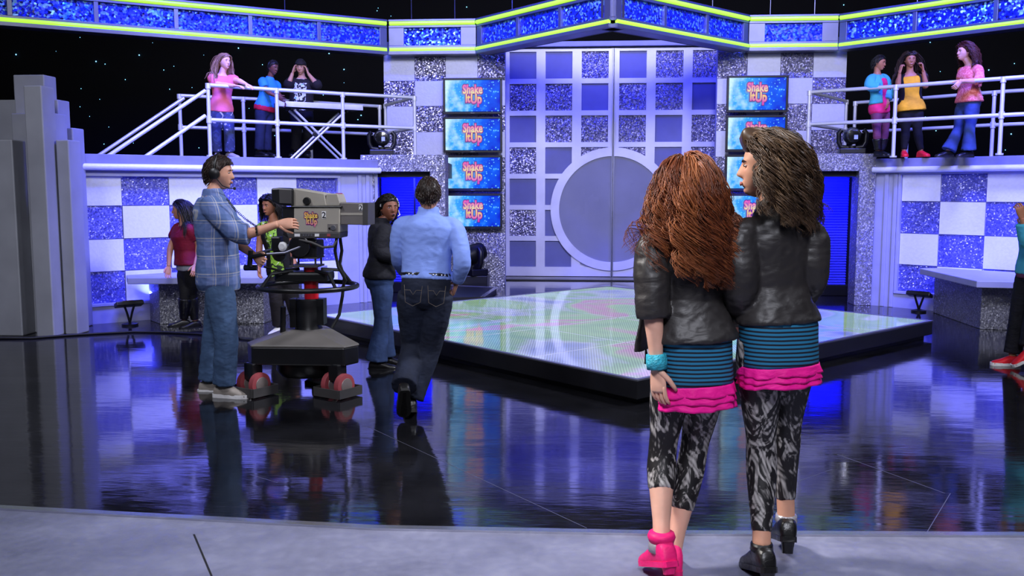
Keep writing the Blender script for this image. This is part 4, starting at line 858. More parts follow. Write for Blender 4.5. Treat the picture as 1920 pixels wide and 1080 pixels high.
def shoe(parent, a, d, k, mat, sole='shoe_white', pitch=0.0, heel=0.0, sole_h=.022, name='shoe', top=1.0, ankle_band=None):
    a = np.asarray(a, float); rings, d2, l, u2 = foot_rings(a, d, k, 1.0, pitch, .004, top); o = obj(name, remesh(PM().loft(rings, 18, 2.6).mesh('s'), .008*k, 2), mat, parent, True)
    pm = PM(); pts = [(-.082, .024), (-.07, .034), (-.03, .039), (.02, .039), (.07, .044), (.12, .050), (.16, .047), (.19, .032), (.202, .012)]
    o1 = [a+d2*(x*k)+l*(w_*k)-u2*(.092*k) for x, w_ in pts]+[a+d2*(x*k)-l*(w_*k)-u2*(.092*k) for x, w_ in pts[::-1]]
    n = len(o1); v = o1+[p+u2*(sole_h*k) for p in o1]; obj('sole', PM().add(v, [tuple(range(n))[::-1], tuple(range(n, 2*n))]+[(i, (i+1) % n, n+(i+1) % n, n+i) for i in range(n)]).mesh('sole'), sole, o)
    if heel:
        b = a-d2*(.05*k)-u2*(.092*k); obj('heel', PM().loft([(b+u2*.01*k, d2*.030*k, l*.030*k), (b-V(0, 0, heel*.5), d2*.024*k, l*.024*k), (b-V(0, 0, heel), d2*.022*k, l*.022*k)], 12, 3).mesh('heel'), sole if heel > .05 else mat, o)
    if ankle_band: obj('ankle_strap', PM().path([a+V(0, 0, -.012*k), a+V(0, 0, .018*k)], [.046*k, .043*k], 14).mesh('strap'), ankle_band, o, True)
    return o
# ---- the body
TORSO = {'f': [(-.24, .060, .060, 0), (-.17, .115, .095, -.01), (-.05, .165, .112, -.015), (.08, .168, .112, -.015), (.26, .140, .092, -.004), (.40, .120, .082, .004), (.55, .130, .092, .008), (.70, .144, .105, .014), (.82, .150, .090, .004), (.91, .125, .070, -.006), (.97, .080, .058, -.008), (1.03, .052, .052, -.004)],
         'm': [(-.24, .060, .060, 0), (-.17, .110, .095, -.01), (-.05, .160, .110, -.012), (.08, .165, .112, -.010), (.26, .158, .104, 0), (.40, .155, .102, .004), (.55, .168, .110, .006), (.70, .184, .116, .006), (.82, .190, .104, -.002), (.91, .150, .080, -.008), (.97, .092, .064, -.008), (1.03, .060, .060, -.004)]}
ARM = [(0, .050), (.12, .052), (.30, .045), (.45, .040), (.52, .040), (.62, .041), (.80, .032), (1, .026)]
LEG = [(0, .080), (.10, .088), (.30, .074), (.46, .056), (.52, .055), (.62, .058), (.72, .052), (.90, .036), (1, .036)]
def prof(tab, t): return np.interp(t, [a for a, _ in tab], [b for _, b in tab])
class Person:
    def __init__(s, label, y, pel, neck, fw, head, face, scale=1.0, sex='f', skin='skin_light', shw=.165, hipw=.085, arms=None, legs=None, gz=0.0, vox=.010, cat='person', hk=1.0, lean=None, headup=(0, 0, 1), girth=1.0):
        J = lambda p: np.array(at(p[0], p[1], y+(p[2] if len(p) > 2 else 0)))
        s.J = J; s.k = scale; s.sex = sex; s.vox = vox; s.y = y; s.skin = skin; s.gz = gz; s.girth = girth
        s.pel = J(pel); s.neck = J(neck); s.up = nrm(s.neck-s.pel); f = np.asarray(fw, float); s.fw = nrm(f-s.up*np.dot(f, s.up)); s.rt = np.cross(s.fw, s.up); s.len = np.linalg.norm(s.neck-s.pel)
        s.sh = {q: s.neck-s.up*(.065*scale)+s.rt*(q*shw*scale) for q in (-1, 1)}; s.hip = {q: s.pel-s.up*(.02*scale)+s.rt*(q*hipw*scale) for q in (-1, 1)}
        s.el = {}; s.wr = {}; s.kn = {}; s.an = {}
        for q, (e, w_) in (arms or {}).items(): s.el[q] = J(e); s.wr[q] = J(w_)
        for q, (kk, a) in (legs or {}).items(): s.kn[q] = J(kk); s.an[q] = J(a)
        s.head = Head(J(head), face, headup, scale*hk)
        s.t = thing('person', label, cat, (s.pel[0], s.pel[1], gz))
    def torso(s, pm, t0=-.24, t1=1.03, e=0.0, flare=0.0, n=26):
        tab = TORSO[s.sex]; ts = sorted(set([t0, t1]+[a[0] for a in tab if t0 < a[0] < t1]+list(np.linspace(t0, t1, 14)))); rings = []
        for t in ts:
            w_, d, o = [np.interp(t, [a[0] for a in tab], [a[j] for a in tab]) for j in (1, 2, 3)]; g = e+flare*max(0, (.45-t))**1.5
            w_ = w_*s.girth
            rings.append((s.pel+s.up*(t*s.len)+s.fw*(o*s.k), s.rt*(w_*s.k+g), s.fw*(d*s.k*s.girth+g)))
        pm.loft(rings, n, 2.3)
    def arm(s, pm, q, t0=0, t1=1, e=0.0, tab=ARM):
        p = bend(s.sh[q], s.el[q], s.wr[q]); pts, ts = cut(p, t0, t1, 18); rad = [prof(tab, t)*s.k+e for t in ts]
        if t0 == 0:
            pts = np.concatenate([[s.sh[q]-s.rt*(q*.085*s.k)+s.up*.004*s.k, s.sh[q]-s.rt*(q*.04*s.k)+s.up*.006*s.k], pts+0]); rad = [rad[0]*.72, rad[0]*.84, rad[0]*.92, rad[1]*.97]+rad[2:]
        for _ in range(4 if t0 == 0 else 0): pts[1:-1] = .25*pts[:-2]+.5*pts[1:-1]+.25*pts[2:]
        pm.path(pts, rad, 14)
    def leg(s, pm, q, t0=0, t1=1, e=0.0, tab=LEG):
        p = bend(s.hip[q], s.kn[q], s.an[q]); pts, ts = cut(p, t0, t1, 20); pm.path(pts, [prof(tab, t)*s.k+e for t in ts], 16)
    def body(s, hands=None, feet=None, hk=1.0, brow='brow_dark', lip='lip_mat', open_mouth=False):
        pm = PM(); s.torso(pm); pm.path([s.neck-s.up*.05*s.k, s.neck+s.up*.02*s.k, s.head.c-s.head.u*.075*s.k-s.head.f*.015*s.k, s.head.c-s.head.f*.02*s.k], [.060*s.k, .053*s.k, .050*s.k, .052*s.k], 16)
        for q in s.el: s.arm(pm, q)
        for q in s.kn: s.leg(pm, q)
        ex = PM(); s.head.skin(ex)
        for q in s.el:
            d = (hands or {}).get(q, {}); dd = d.get('d', s.wr[q]-s.el[q]); hand(ex, s.wr[q], dd, d.get('palm', -s.rt*q), s.k*hk, d.get('side', q), d.get('curl', .35), d.get('thumb', .5))
        s.b = obj('body', remesh(pm.mesh('b'), s.vox, 2, extra=ex), s.skin, s.t, True); s.head.features(s.t, brow, lip, open_mouth); return s.b
    def top(s, name, mat, t0=.0, t1=.97, sleeve=1.0, e=.012, se=.010, flare=0.0, wrinkle=.004, wscale=9, stab=ARM, collar=0, seed=0, smooth=2, extra=None, parent=None):
        pm = PM(); s.torso(pm, t0, t1, e, flare)
        if sleeve:
            for q in s.el: s.arm(pm, q, 0, sleeve if np.isscalar(sleeve) else sleeve[q], se, stab)
        if collar: pm.path([s.neck-s.up*.03*s.k, s.neck+s.up*.015*s.k, s.neck+s.up*(.015+collar)*s.k], [.088*s.k, .072*s.k, .066*s.k], 18)
        if extra: extra(pm)
        return obj(name, remesh(pm.mesh('c'), s.vox, smooth, wrinkle*s.k, wscale, seed=seed), mat, parent or s.t, True)
    def pants(s, name, mat, t1=.16, leg=.97, e=.008, tab=None, wrinkle=.004, wscale=8, te=None, seed=3):
        pm = PM(); s.torso(pm, -.24, t1, te if te is not None else e)
        for q in s.kn: s.leg(pm, q, 0, leg if np.isscalar(leg) else leg[q], e, tab or LEG)
        return obj(name, remesh(pm.mesh('p'), s.vox, 2, wrinkle*s.k, wscale, seed=seed), mat, s.t, True)
    def shoes(s, dirs, mat, sole='shoe_white', **kw):
        for q, d in dirs.items():
            kk = dict(kw); pk = kk.pop('per', {}).get(q, {}); kk.update(pk); shoe(s.t, s.an[q], d, s.k, kk.pop('mat', mat), sole, **kk)
    def hair(s, mat, n=500, L=.4, cap=.012, line=None, vol=.02, capvol=None, seed=1, **kw):
        o = obj('hair', s.head.cap(cap, line, seed=seed, volume=capvol).mesh('hair'), mat, s.t, True)
        me = o.data; a_ = me.attributes.new('strand', 'FLOAT', 'POINT'); cv = np.empty(len(me.vertices)*3); me.vertices.foreach_get('co', cv); cv = cv.reshape(-1, 3); a_.data.foreach_set('value', np.array([.40+.35*mnoise.noise(Vector(c*V(60, 60, 25))) for c in cv], np.float32))
        if n:
            col = [(s.sh[-1], s.sh[1], .075*s.k), (s.pel, s.neck-s.up*.05, .115*s.k), (s.neck-s.up*.04, s.head.c, .055*s.k)]
            st = obj('hair_strands', strand_mesh('hair', s.head, n, L*s.k, col=col, seed=seed, vol=vol*s.k, **kw), mat, o); st['kind'] = 'stuff'
        return o
STRAIGHT = [(0, .085), (.12, .092), (.30, .082), (.48, .072), (.60, .070), (.85, .068), (1, .070)]
FLARE = [(0, .088), (.12, .096), (.30, .080), (.48, .062), (.60, .064), (.85, .082), (1, .098)]
SLOOSE = [(0, .056), (.2, .060), (.48, .055), (.7, .050), (1, .044)]
# ================================================================ THE PEOPLE
plain('stitch', (96, 88, 78), .7)
# 1 cameraman
P1 = Person('man in blue plaid shirt, jeans and headset working the studio camera', 6.75, (412, 520), (400, 366), (1, .18, 0), (411, 325, .02), (1, .12, -.08), 1.04, 'm', 'skin_light', .18,
            arms={1: ((452, 444, -.20), (522, 420, -.17)), -1: ((440, 452, .26), (478, 480, .15))}, legs={1: ((425, 630, -.10), (420, 722, -.08)), -1: ((402, 628, .12), (392, 714, .12))}, vox=.009)
P1.body({1: dict(d=(1, .1, .05), palm=(0, .9, -.3), curl=.75, side=-1), -1: dict(curl=.9)})
P1.top('plaid_shirt', 'plaid', -.16, .97, {1: .62, -1: .62}, .032, .023, .02, .006, 8, SLOOSE, .03)
P1.pants('jeans', 'denim_mid', .12, .99, .012, STRAIGHT, .006)
P1.shoes({1: (1, -.12), -1: (1, .05)}, 'shoe_grey', 'shoe_white', sole_h=.032)
P1.hair('hair_dark', 700, .040, .016, vol=.014, K=5, wave=.001, clump=.2, rad=.003, back=.9, lift=.15, ymax=.2)
h = P1.head; hs = thing('headset', 'black intercom headset worn by the man at the studio camera', 'headset', h.w((0, 0, 0)))
MB().tube([Vector(h.w((.094*math.sin(a), -.012, .030+.108*math.cos(a)))) for a in np.linspace(-1.75, 1.75, 17)], .008*h.k, 8).build('headband', 'black_plastic', hs, smooth=60)
for sx in (-1, 1):
    c = Vector(h.w((sx*.092, -.010, -.004))); ax = Vector(h.r)*sx; Mx = ax.to_track_quat('X', 'Z').to_matrix()
    MB().lathe([(.030, -.014), (.040, -.008), (.040, .010), (.026, .020)], c, 18, 'x', Mx).build('ear_cup', 'black_plastic', hs, smooth=50)
MB().tube([Vector(h.w(p)) for p in ((.095, .0, -.03), (.090, .05, -.085), (.060, .095, -.100), (.030, .118, -.098))], .004, 6).build('boom', 'black_plastic', hs); MB().ball(Vector(h.w((.030, .120, -.098))), .012).build('microphone', 'black_rubber', hs)
pa = [np.array(at(x, y_, 6.52)) for x, y_ in ((425, 372), (440, 392), (462, 412), (480, 424), (482, 440))]; cp = []
for i in range(121):
    u = i/120*4; k = min(3, int(u)); fr = u-k; p = pa[k]*(1-fr)+pa[k+1]*fr; cp.append(p+V(math.cos(i*1.9)*.008, math.sin(i*1.9)*.008, math.sin(i*1.9)*.006))
MB().tube([Vector(p) for p in cp], .0025, 5).build('coiled_cord', 'black_rubber', hs)
# 2 woman in jean jacket
P2_ = Person('woman in black denim jacket and flared jeans calling out, wearing a headset', 7.95, (714, 522), (716, 418), (.9, .35, 0), (730, 391), (.55, -.82, .02), .93, 'f', 'skin_brown', .16, girth=1.12,
             arms={1: ((708, 474, -.20), (742, 482, -.16)), -1: ((735, 470, .18), (752, 478, .2))}, legs={1: ((716, 602, -.09), (706, 676, -.09)), -1: ((722, 602, .09), (722, 668, .10))}, vox=.010)
P2_.body({1: dict(curl=.5)}, open_mouth=True, lip='lip_dark')
P2_.top('denim_jacket', 'denim_black', .02, .97, .95, .022, .014, .01, .005, 9, SLOOSE, .03)
P2_.pants('jeans', 'denim_blue', .12, .995, .006, FLARE, .004)
P2_.shoes({1: (1, .1), -1: (1, .1)}, 'shoe_black', 'black_rubber')
P2_.hair('hair_black', 420, .24, .012, vol=.02, K=10, wave=.010, wl=.07, rad=.0035, back=1.1, side_bias=0, stiff=.8, part=-.5)
h = P2_.head; hs = thing('headset', 'thin white headset with boom worn by the woman calling out', 'headset', h.w((0, 0, 0)))
MB().tube([Vector(h.w((.092*math.sin(a), .01, .020+.112*math.cos(a)))) for a in np.linspace(-1.6, 1.6, 15)], .005, 6).build('headband', 'shoe_white', hs); MB().tube([Vector(h.w(p)) for p in ((-.088, .01, -.02), (-.07, .08, -.06), (-.03, .125, -.07))], .0035, 6).build('boom', 'shoe_white', hs)
e_ = MB(); c = Vector(h.w((.082, -.008, -.045))); tag(MB().tube([c+Vector(h.f)*(.018*math.cos(a))+Vector(h.u)*(.018*math.sin(a)) for a in np.linspace(0, 6.1, 14)], .003, 6).build('earring', 'chrome'), 'silver hoop earring on the woman calling out', 'earring')
# 3 man in light blue shirt seen from behind
P3 = Person('man in light blue shirt and dark jeans hurrying away from the viewer', 6.22, (798, 545), (803, 402, .06), (-.12, 1, 0), (803, 366, .06), (-.15, 1, -.15), 1.0, 'm', 'skin_light', .178, hipw=.085, girth=.94,
            arms={-1: ((746, 482, .05), (760, 510, .28)), 1: ((870, 490, -.05), (856, 530, .08))}, legs={-1: ((774, 650, .12), (757, 727, -.20)), 1: ((806, 655, .08), (770, 748, -.02))}, vox=.009)
P3.body({1: dict(curl=.6), -1: dict(curl=.6)})
P3.top('dress_shirt', 'shirt_blue', .15, .98, .95, .016, .016, 0, .006, 7, ARM, .035)
P3.pants('jeans', 'denim_dark', .20, .985, .010, [(0, .092), (.12, .098), (.30, .086), (.48, .070), (.60, .068), (.85, .070), (1, .078)], .005)
pm = PM(); rings = []
for z in (.175, .205, .235): rings.append((P3.pel+P3.up*(z*P3.len), P3.rt*.172, P3.fw*.122))
bl = obj('belt', remesh(PM().loft(rings, 30, 2.3).mesh('b'), .008, 1), 'belt_black', P3.t, True)
for dx in (-.11, -.085, .05, .075, .11, .13): obj('stud', PM().ball(P3.pel+P3.up*(.205*P3.len)+P3.rt*dx-P3.fw*(.122*math.sqrt(max(0, 1-(dx/.175)**2))+.004), .008).mesh('stud'), 'chrome', bl, True)
for sx in (-1, 1):         # back pockets with pale V stitching
    c = P3.pel+P3.up*(-.02)+P3.rt*(sx*.078)-P3.fw*.122
    pts = [c+P3.rt*x+P3.up*z-P3.fw*(.006) for x, z in ((-.06, .055), (-.05, -.06), (0, -.085), (.05, -.06), (.06, .055))]
    obj('pocket_stitch', PM().path(pts, [.0016]*5, 5).mesh('st'), 'stitch', bl); obj('pocket_stitch', PM().path([c+P3.rt*x+P3.up*z-P3.fw*.006 for x, z in ((-.055, .02), (-.02, .02), (0, -.01), (.02, .02), (.055, .02))], [.0016]*5, 5).mesh('st'), 'stitch', bl)
P3.shoes({-1: (-.25, 1), 1: (-.25, 1)}, 'shoe_black', 'black_rubber', per={-1: dict(pitch=.9), 1: dict(pitch=.25)})
P3.hair('hair_dark', 700, .030, .010, vol=.010, K=4, wave=.001, clump=.2, rad=.003, back=.5, lift=.1, ymax=.2)
# 4 redhead in front
HP = dict(vox=.008)
P4 = Person('red-haired girl in dark leather jacket seen from behind, left of the front pair', 3.72, (1300, 648), (1292, 420), (-.10, 1, 0), (1288, 356, .02), (-.22, 1, -.12), .97, 'f', 'skin_fair', .152, hipw=.075, girth=.84,
            arms={-1: ((1222, 548, -.08), (1232, 690, -.10)), 1: ((1370, 548, .02), (1378, 600, .22))}, legs={-1: ((1240, 858, .04), (1240, 1018, -.14)), 1: ((1300, 850, .10), (1262, 1034, -.02))}, vox=.008)
P4.body({-1: dict(curl=.35, palm=(.6, .6, 0), side=1), 1: dict(curl=.6)})
def flap4(pm):
    J = P4.J; pm.loft([(J((1216, 520, .10)), V(.02, .05, 0), V(-.012, .006, 0)), (J((1212, 600, .12)), V(.03, .07, 0), V(-.014, .006, 0)), (J((1204, 655, .13)), V(.035, .08, 0), V(-.014, .006, 0))], 12)
P4.top('leather_jacket', 'leather', .06, .97, {-1: .60, 1: .9}, .016, .012, .10, .006, 10, SLOOSE, .03, extra=flap4, seed=2)
P4.pants('leggings', 'print_leggings', .10, {-1: .735, 1: .80}, .004, LEG, .001)
z0 = P4.J((1211, 655, .10)); obj('zipper_pull', PM().path([z0, z0+V(.002, -.004, -.02), z0+V(.001, -.004, -.06)], [.004, .006, .007], 8).mesh('z'), 'shoe_black', P4.t)
def skirt(p, name, t0, t1, e0, e1, mat, parent, ruf=0.0, n=60, rows=8, seed=0):
    tab = TORSO['f']; rg = random.Random(seed); vs = []; fs = []
    for layer in (0, 1):
        for i in range(rows+1):
            u = i/rows; t = t0+(t1-t0)*u; tc = min(max(t, -.05), .2); w_, d, o = [np.interp(tc, [a[0] for a in tab], [a[j] for a in tab]) for j in (1, 2, 3)]
            for k in range(n):
                a = 2*PI*k/n; g = e0+(e1-e0)*u+ruf*u*math.sin(9*a+seed)*math.cos(2.3*a)+ruf*.5*u*math.sin(17*a)-layer*.008; c, s_ = math.cos(a), math.sin(a); c = math.copysign(abs(c)**.87, c); s_ = math.copysign(abs(s_)**.87, s_)
                vs.append(p.pel+p.up*(t*p.len)+p.fw*(o*p.k)+p.rt*((w_*p.k*p.girth+g)*c)+p.fw*((d*p.k*p.girth+g)*s_)+V(0, 0, -ruf*.6*u*math.sin(5*a+seed)))
    m = rows+1
    for i in range(rows):
        for k in range(n): a, b = i*n+k, i*n+(k+1) % n; fs += [(a, b, b+n, a+n), (m*n+b, m*n+a, m*n+a+n, m*n+b+n)]
    for k in range(n):
        k2 = (k+1) % n; fs += [(k2, k, m*n+k, m*n+k2), (rows*n+k, rows*n+k2, m*n+rows*n+k2, m*n+rows*n+k)]
    me = bpy.data.meshes.new(name); me.from_pydata([tuple(v) for v in vs], [], fs); me.update(); return obj(name, me, mat, parent, True)
def girl_skirt(p, tb, tm, tt=.16):
    s1 = skirt(p, 'striped_skirt', tt, tm, .014, .016, 'stripe_blue', p.t, .001)
    for i in range(3):
        a = tm+.01-(tm-tb)*i/3.4; skirt(p, 'ruffle', a, a-(tm-tb)*.46, .018, .026, 'hot_pink', s1, .006, 90, 5, i+1)
girl_skirt(P4, -.50, -.31)
shoe(P4.t, P4.an[-1], (-.35, 1), .97, 'shoe_pink', 'shoe_pink', pitch=.35, heel=.03, top=1.25, name='pink_shoe'); shoe(P4.t, P4.an[1], (.05, 1), .97, 'shoe_pink', 'shoe_pink', pitch=.25, top=1.25, name='pink_shoe')
a = P4.an[-1]; obj('ankle_cuff', PM().path([a+V(0, 0, -.03), a+V(0, 0, .012)], [.052, .049], 18).mesh('c'), 'band_grey', P4.t, True); obj('ankle_ruff', PM().path([a+V(0, 0, .008), a+V(0, 0, .028), a+V(0, 0, .044)], [.050, .056, .050], 18).mesh('c'), 'shoe_pink', P4.t, True)
w_ = P4.wr[-1]; d_ = nrm(P4.wr[-1]-P4.el[-1]); tag(obj('bracelet', PM().path([w_-d_*.055, w_-d_*.025, w_+d_*.004], [.040, .042, .040], 20).mesh('b'), 'turq', None, True), 'wide turquoise bracelet on the red-haired girl in front', 'bracelet')
P4.hair('hair_red', 3200, .44, .018, vol=.030, K=24, wave=.030, wl=.13, lenx=.08, clumps=80, clump=.72, rad=.0021, part=-.01, back=.55, side_bias=.05, stiff=.80, seed=5, drift=(.035, 0, 0))
# 5 tall brunette in front
P5 = Person('tall brunette girl in dark leather jacket looking left, right of the front pair', 3.74, (1456, 622), (1452, 400), (-.30, 1, 0), (1436, 315, .02), (-1, .16, -.02), 1.03, 'f', 'skin_light', .150, hipw=.075, girth=.84,
            arms={-1: ((1390, 556, -.08), (1378, 590, .20)), 1: ((1522, 520, .02), (1500, 560, .22))}, legs={-1: ((1428, 858, .04), (1428, 1026, -.10)), 1: ((1470, 850, .16), (1474, 972, .12))}, vox=.008, headup=(.05, 0, 1))
P5.body({-1: dict(curl=.6), 1: dict(curl=.6)})
P5.top('leather_jacket', 'leather', .10, .97, {-1: .88, 1: .88}, .016, .012, .06, .006, 10, SLOOSE, .035, seed=4)
P5.pants('leggings', 'print_leggings', .10, {-1: .93, 1: .90}, .004, LEG, .001)
girl_skirt(P5, -.44, -.275)
shoe(P5.t, P5.an[1], (.1, 1), 1.0, 'shoe_black', 'shoe_black', pitch=.30, heel=.05, name='heeled_shoe', ankle_band='band_grey'); shoe(P5.t, P5.an[-1], (-.15, 1), 1.0, 'shoe_black', 'shoe_black', pitch=.30, heel=.05, name='heeled_shoe', ankle_band='shoe_black')
def qv(p): return 1+2.2*sstep(.05, .10, p[2])*sstep(-.02, .06, p[1])+.35*sstep(-.02, .06, p[2])*sstep(.02, -.05, p[1])
P5.hair('hair_brunette', 2800, .30, .020, vol=.024, K=20, wave=.030, wl=.13, clumps=80, clump=.72, rad=.0021, part=-.01, back=1.0, side_bias=0, stiff=.83, seed=9, capvol=qv, lift=.9)
# 6 girl in burgundy top by the left desk
P6 = Person('long-haired girl in loose burgundy top and black boots beside the left desk', 9.85, (351, 505), (344, 418), (-.62, -.6, 0), (338, 394), (-.9, -.35, -.1), .87, 'f', 'skin_olive', .15,
            arms={1: ((319, 462, -.05), (316, 500, -.12)), -1: ((372, 466, .02), (366, 498, -.12))}, legs={1: ((346, 556, -.05), (345, 600, .02)), -1: ((360, 556, .05), (366, 602, .06))}, vox=.011)
P6.body(); P6.top('loose_top', 'burgundy', .10, .93, .30, .034, .03, .02, .004, 8); P6.top('undershirt', 'grey_knit', -.02, .2, 0, .016, 0, 0, .002); P6.pants('trousers', 'black_knit', .1, .7, .004)
pm = PM(); 
for q in (-1, 1): P6.leg(pm, q, .55, .97, .014)
bt = obj('boots', remesh(pm.mesh('b'), .011, 1, .003), 'shoe_black', P6.t, True); P6.shoes({1: (-1, -.3), -1: (-.8, -.6)}, 'shoe_black', 'black_rubber')
P6.hair('hair_black', 700, .52, .016, vol=.02, K=14, wave=.006, rad=.0035, part=.01, back=.7, side_bias=.0, stiff=.78)
# 7 girl behind the studio camera
P7 = Person('dark-haired girl in black vest and green print top behind the studio camera', 9.55, (530, 512), (513, 412), (-.15, -1, 0), (506, 386, -.02), (-.45, -.85, -.12), .90, 'f', 'skin_tan', .155,
            arms={1: ((486, 458, -.02), (486, 498, -.08)), -1: ((548, 458, .0), (552, 500, -.1))}, legs={1: ((518, 565, -.05), (524, 612, .0)), -1: ((548, 565, 0), (560, 610, .1))}, vox=.011)
P7.body(); P7.top('print_top', 'green_print', -.04, .95, .22, .016, .02, .01, .003); P7.pants('trousers', 'dark_jacket', .1, .97, .006, STRAIGHT)
def open_vest(p, name, mat, t0, e, half=.62):
    tab = TORSO[p.sex]; pm = PM(); n = 26
    for sg in (-1, 1):
        vo, vi = [], []; ts = np.linspace(t0, .96, 12)
        for t in ts:
            w_, d, o = [np.interp(t, [a[0] for a in tab], [a[j] for a in tab]) for j in (1, 2, 3)]
            for k in range(n):
                a = PI/2-sg*half-sg*(PI-half)*k/(n-1); 
                for lst, g in ((vo, e), (vi, e-.008)): lst.append(p.pel+p.up*(t*p.len)+p.fw*(o*p.k)+p.rt*((w_*p.k*p.girth+g)*math.cos(a))+p.fw*((d*p.k+g)*math.sin(a)))
        m = len(ts); f = []; N = m*n
        for i in range(m-1):
            for k in range(n-1): a = i*n+k; f += [(a, a+1, a+n+1, a+n), (N+a+1, N+a, N+a+n, N+a+n+1)]
            f += [(i*n, (i+1)*n, N+(i+1)*n, N+i*n), (i*n+n-1, N+i*n+n-1, N+(i+1)*n+n-1, (i+1)*n+n-1)]
        for k in range(n-1): f += [(k+1, k, N+k, N+k+1), ((m-1)*n+k, (m-1)*n+k+1, N+(m-1)*n+k+1, N+(m-1)*n+k)]
        pm.add(vo+vi, f)
    return obj(name, pm.mesh('v'), mat, p.t, True)
open_vest(P7, 'vest', 'black_knit', .0, .030, .45); P7.shoes({1: (-.3, -1), -1: (.3, -1)}, 'shoe_white')
P7.hair('hair_black', 600, .34, .014, vol=.03, K=12, wave=.012, wl=.09, rad=.0038, part=0, back=.3, stiff=.75)
# 8 person cut by the right edge
P8 = Person('person in teal jacket and red sneakers walking in at the right edge', 8.3, (1938, 508), (1946, 408), (-1, -.1, 0), (1956, 374), (-1, -.1, 0), .90, 'f', 'skin_tan', .16,
            arms={1: ((1945, 462, .2), (1925, 430, .22)), -1: ((1930, 465, -.22), (1916, 408, -.24))}, legs={1: ((1910, 590, .09), (1898, 668, .08)), -1: ((1938, 590, -.09), (1926, 655, -.10))}, vox=.011)
P8.body({-1: dict(curl=.8)}); P8.top('jacket', 'teal_jacket', -.06, .97, .9, .03, .02, .01, .004, 9, SLOOSE, .03); P8.top('shirt_hem', 'plum', -.14, .02, 0, .03, 0, 0); P8.pants('trousers', 'denim_black', .1, .96, .01, STRAIGHT)
P8.shoes({1: (-1, .05), -1: (-1, -.05)}, 'shoe_red', sole_h=.03, per={-1: dict(pitch=.5)}); P8.hair('hair_dark', 300, .25, .014, K=8, rad=.004)
# balcony, left
BZ = 1.95
P9 = Person('girl in pink tee and ripped jeans leaning on the left balcony railing', 11.62, (415, 208), (417, 139, -.03), (.65, -.65, 0), (421, 116, -.05), (.85, -.5, -.03), .84, 'f', 'skin_fair', .16, gz=BZ,
            arms={1: ((404, 158, -.12), (441, 161, -.20)), -1: ((450, 152, -.06), (462, 158, -.10))}, legs={1: ((405, 248, -.02), (407, 286, .04)), -1: ((430, 248, -.03), (431, 286, .02))}, vox=.012)
P9.body({1: dict(curl=.5, palm=(0, 0, -1)), -1: dict(curl=.5, palm=(0, 0, -1), d=(.7, -.3, -.3))}, brow='brow_light'); P9.top('pink_tee', 'pink_tee', -.02, .95, .26, .016, .02, 0, .004); P9.pants('ripped_jeans', 'ripped_denim', .1, .97, .006, STRAIGHT); P9.shoes({1: (.5, -1), -1: (.9, -.5)}, 'shoe_grey')
P9.hair('hair_blonde', 500, .42, .014, vol=.02, K=12, wave=.008, rad=.004, part=.01, back=.3, stiff=.75)
P10 = Person('child in blue waistcoat over red shirt beside the keyboard', 12.35, (497, 205), (506, 148, 0), (.8, -.45, 0), (512, 127, -.02), (.85, -.5, -.25), .78, 'f', 'skin_deep', .155, gz=BZ,
             arms={1: ((500, 172, -.16), (521, 182, -.2)), -1: ((520, 172, .1), (530, 190, .0))}, legs={1: ((488, 245, -.03), (486, 283, 0)), -1: ((500, 245, .08), (501, 284, .1))}, vox=.012)
P10.body(lip='lip_dark'); P10.top('red_shirt', 'red_cloth', -.06, .6, 0, .020, 0, 0); P10.top('blue_waistcoat', 'blue_vest', .08, .97, .30, .022, .022, 0, .004, collar=.02); P10.pants('jeans', 'denim_dark', .1, .97, .008, STRAIGHT); P10.shoes({1: (1, -.4), -1: (1, -.4)}, 'shoe_black', 'black_rubber')
P10.hair('hair_black', 250, .05, .012, vol=.012, K=5, wave=.002, rad=.004, back=1.2)
P11 = Person('man in backward dark cap holding headphones behind the keyboard', 13.05, (565, 205), (566, 146), (.05, -1, 0), (564, 126, -.04), (.05, -1, -.25), .88, 'm', 'skin_light', .175, gz=BZ,
             arms={1: ((540, 162, -.12), (549, 136, -.10)), -1: ((597, 162, -.12), (578, 138, -.10))}, legs={1: ((556, 248, -.03), (555, 283, 0)), -1: ((578, 248, -.03), (578, 283, 0))}, vox=.012)
P11.body({1: dict(d=(.35, .1, 1), palm=(1, 0, 0), curl=.5), -1: dict(d=(-.35, .1, 1), palm=(-1, 0, 0), curl=.5)}); P11.top('graphic_tee', 'graphic_tee', -.05, .96, 0, .012, 0, 0)
P11.top('jacket_sleeves', 'dark_jacket', .80, .95, .58, .014, .022, 0, .004, stab=SLOOSE); open_vest(P11, 'open_jacket', 'dark_jacket', -.06, .030, .55); P11.pants('trousers', 'black_knit', .1, .97, .008, STRAIGHT); P11.shoes({1: (-.2, -1), -1: (.2, -1)}, 'shoe_black', 'black_rubber')
P11.hair('hair_dark', 0, 0, .006)
cp_ = obj('beanie_cap', P11.head.cap(.020, [(0, .040), (60, .038), (95, .030), (140, .0), (180, -.02)], .12).mesh('cap'), 'dark_jacket', None, True); tag(cp_, 'dark cap worn backward by the man behind the keyboard', 'cap')
h = P11.head; hs = thing('headphones', 'black headphones held by the man behind the keyboard', 'headphones', h.w((0, 0, 0)))
for sx in (-1, 1): MB().ball(Vector(h.w((sx*.090, .0, -.035))), .036*h.k).build('ear_cup', 'black_plastic', hs, smooth=True)
MB().tube([Vector(h.w((.094*math.sin(a), -.06-.04*math.cos(a), -.035))) for a in np.linspace(-1.6, 1.6, 11)], .006, 6).build('band', 'black_plastic', hs)
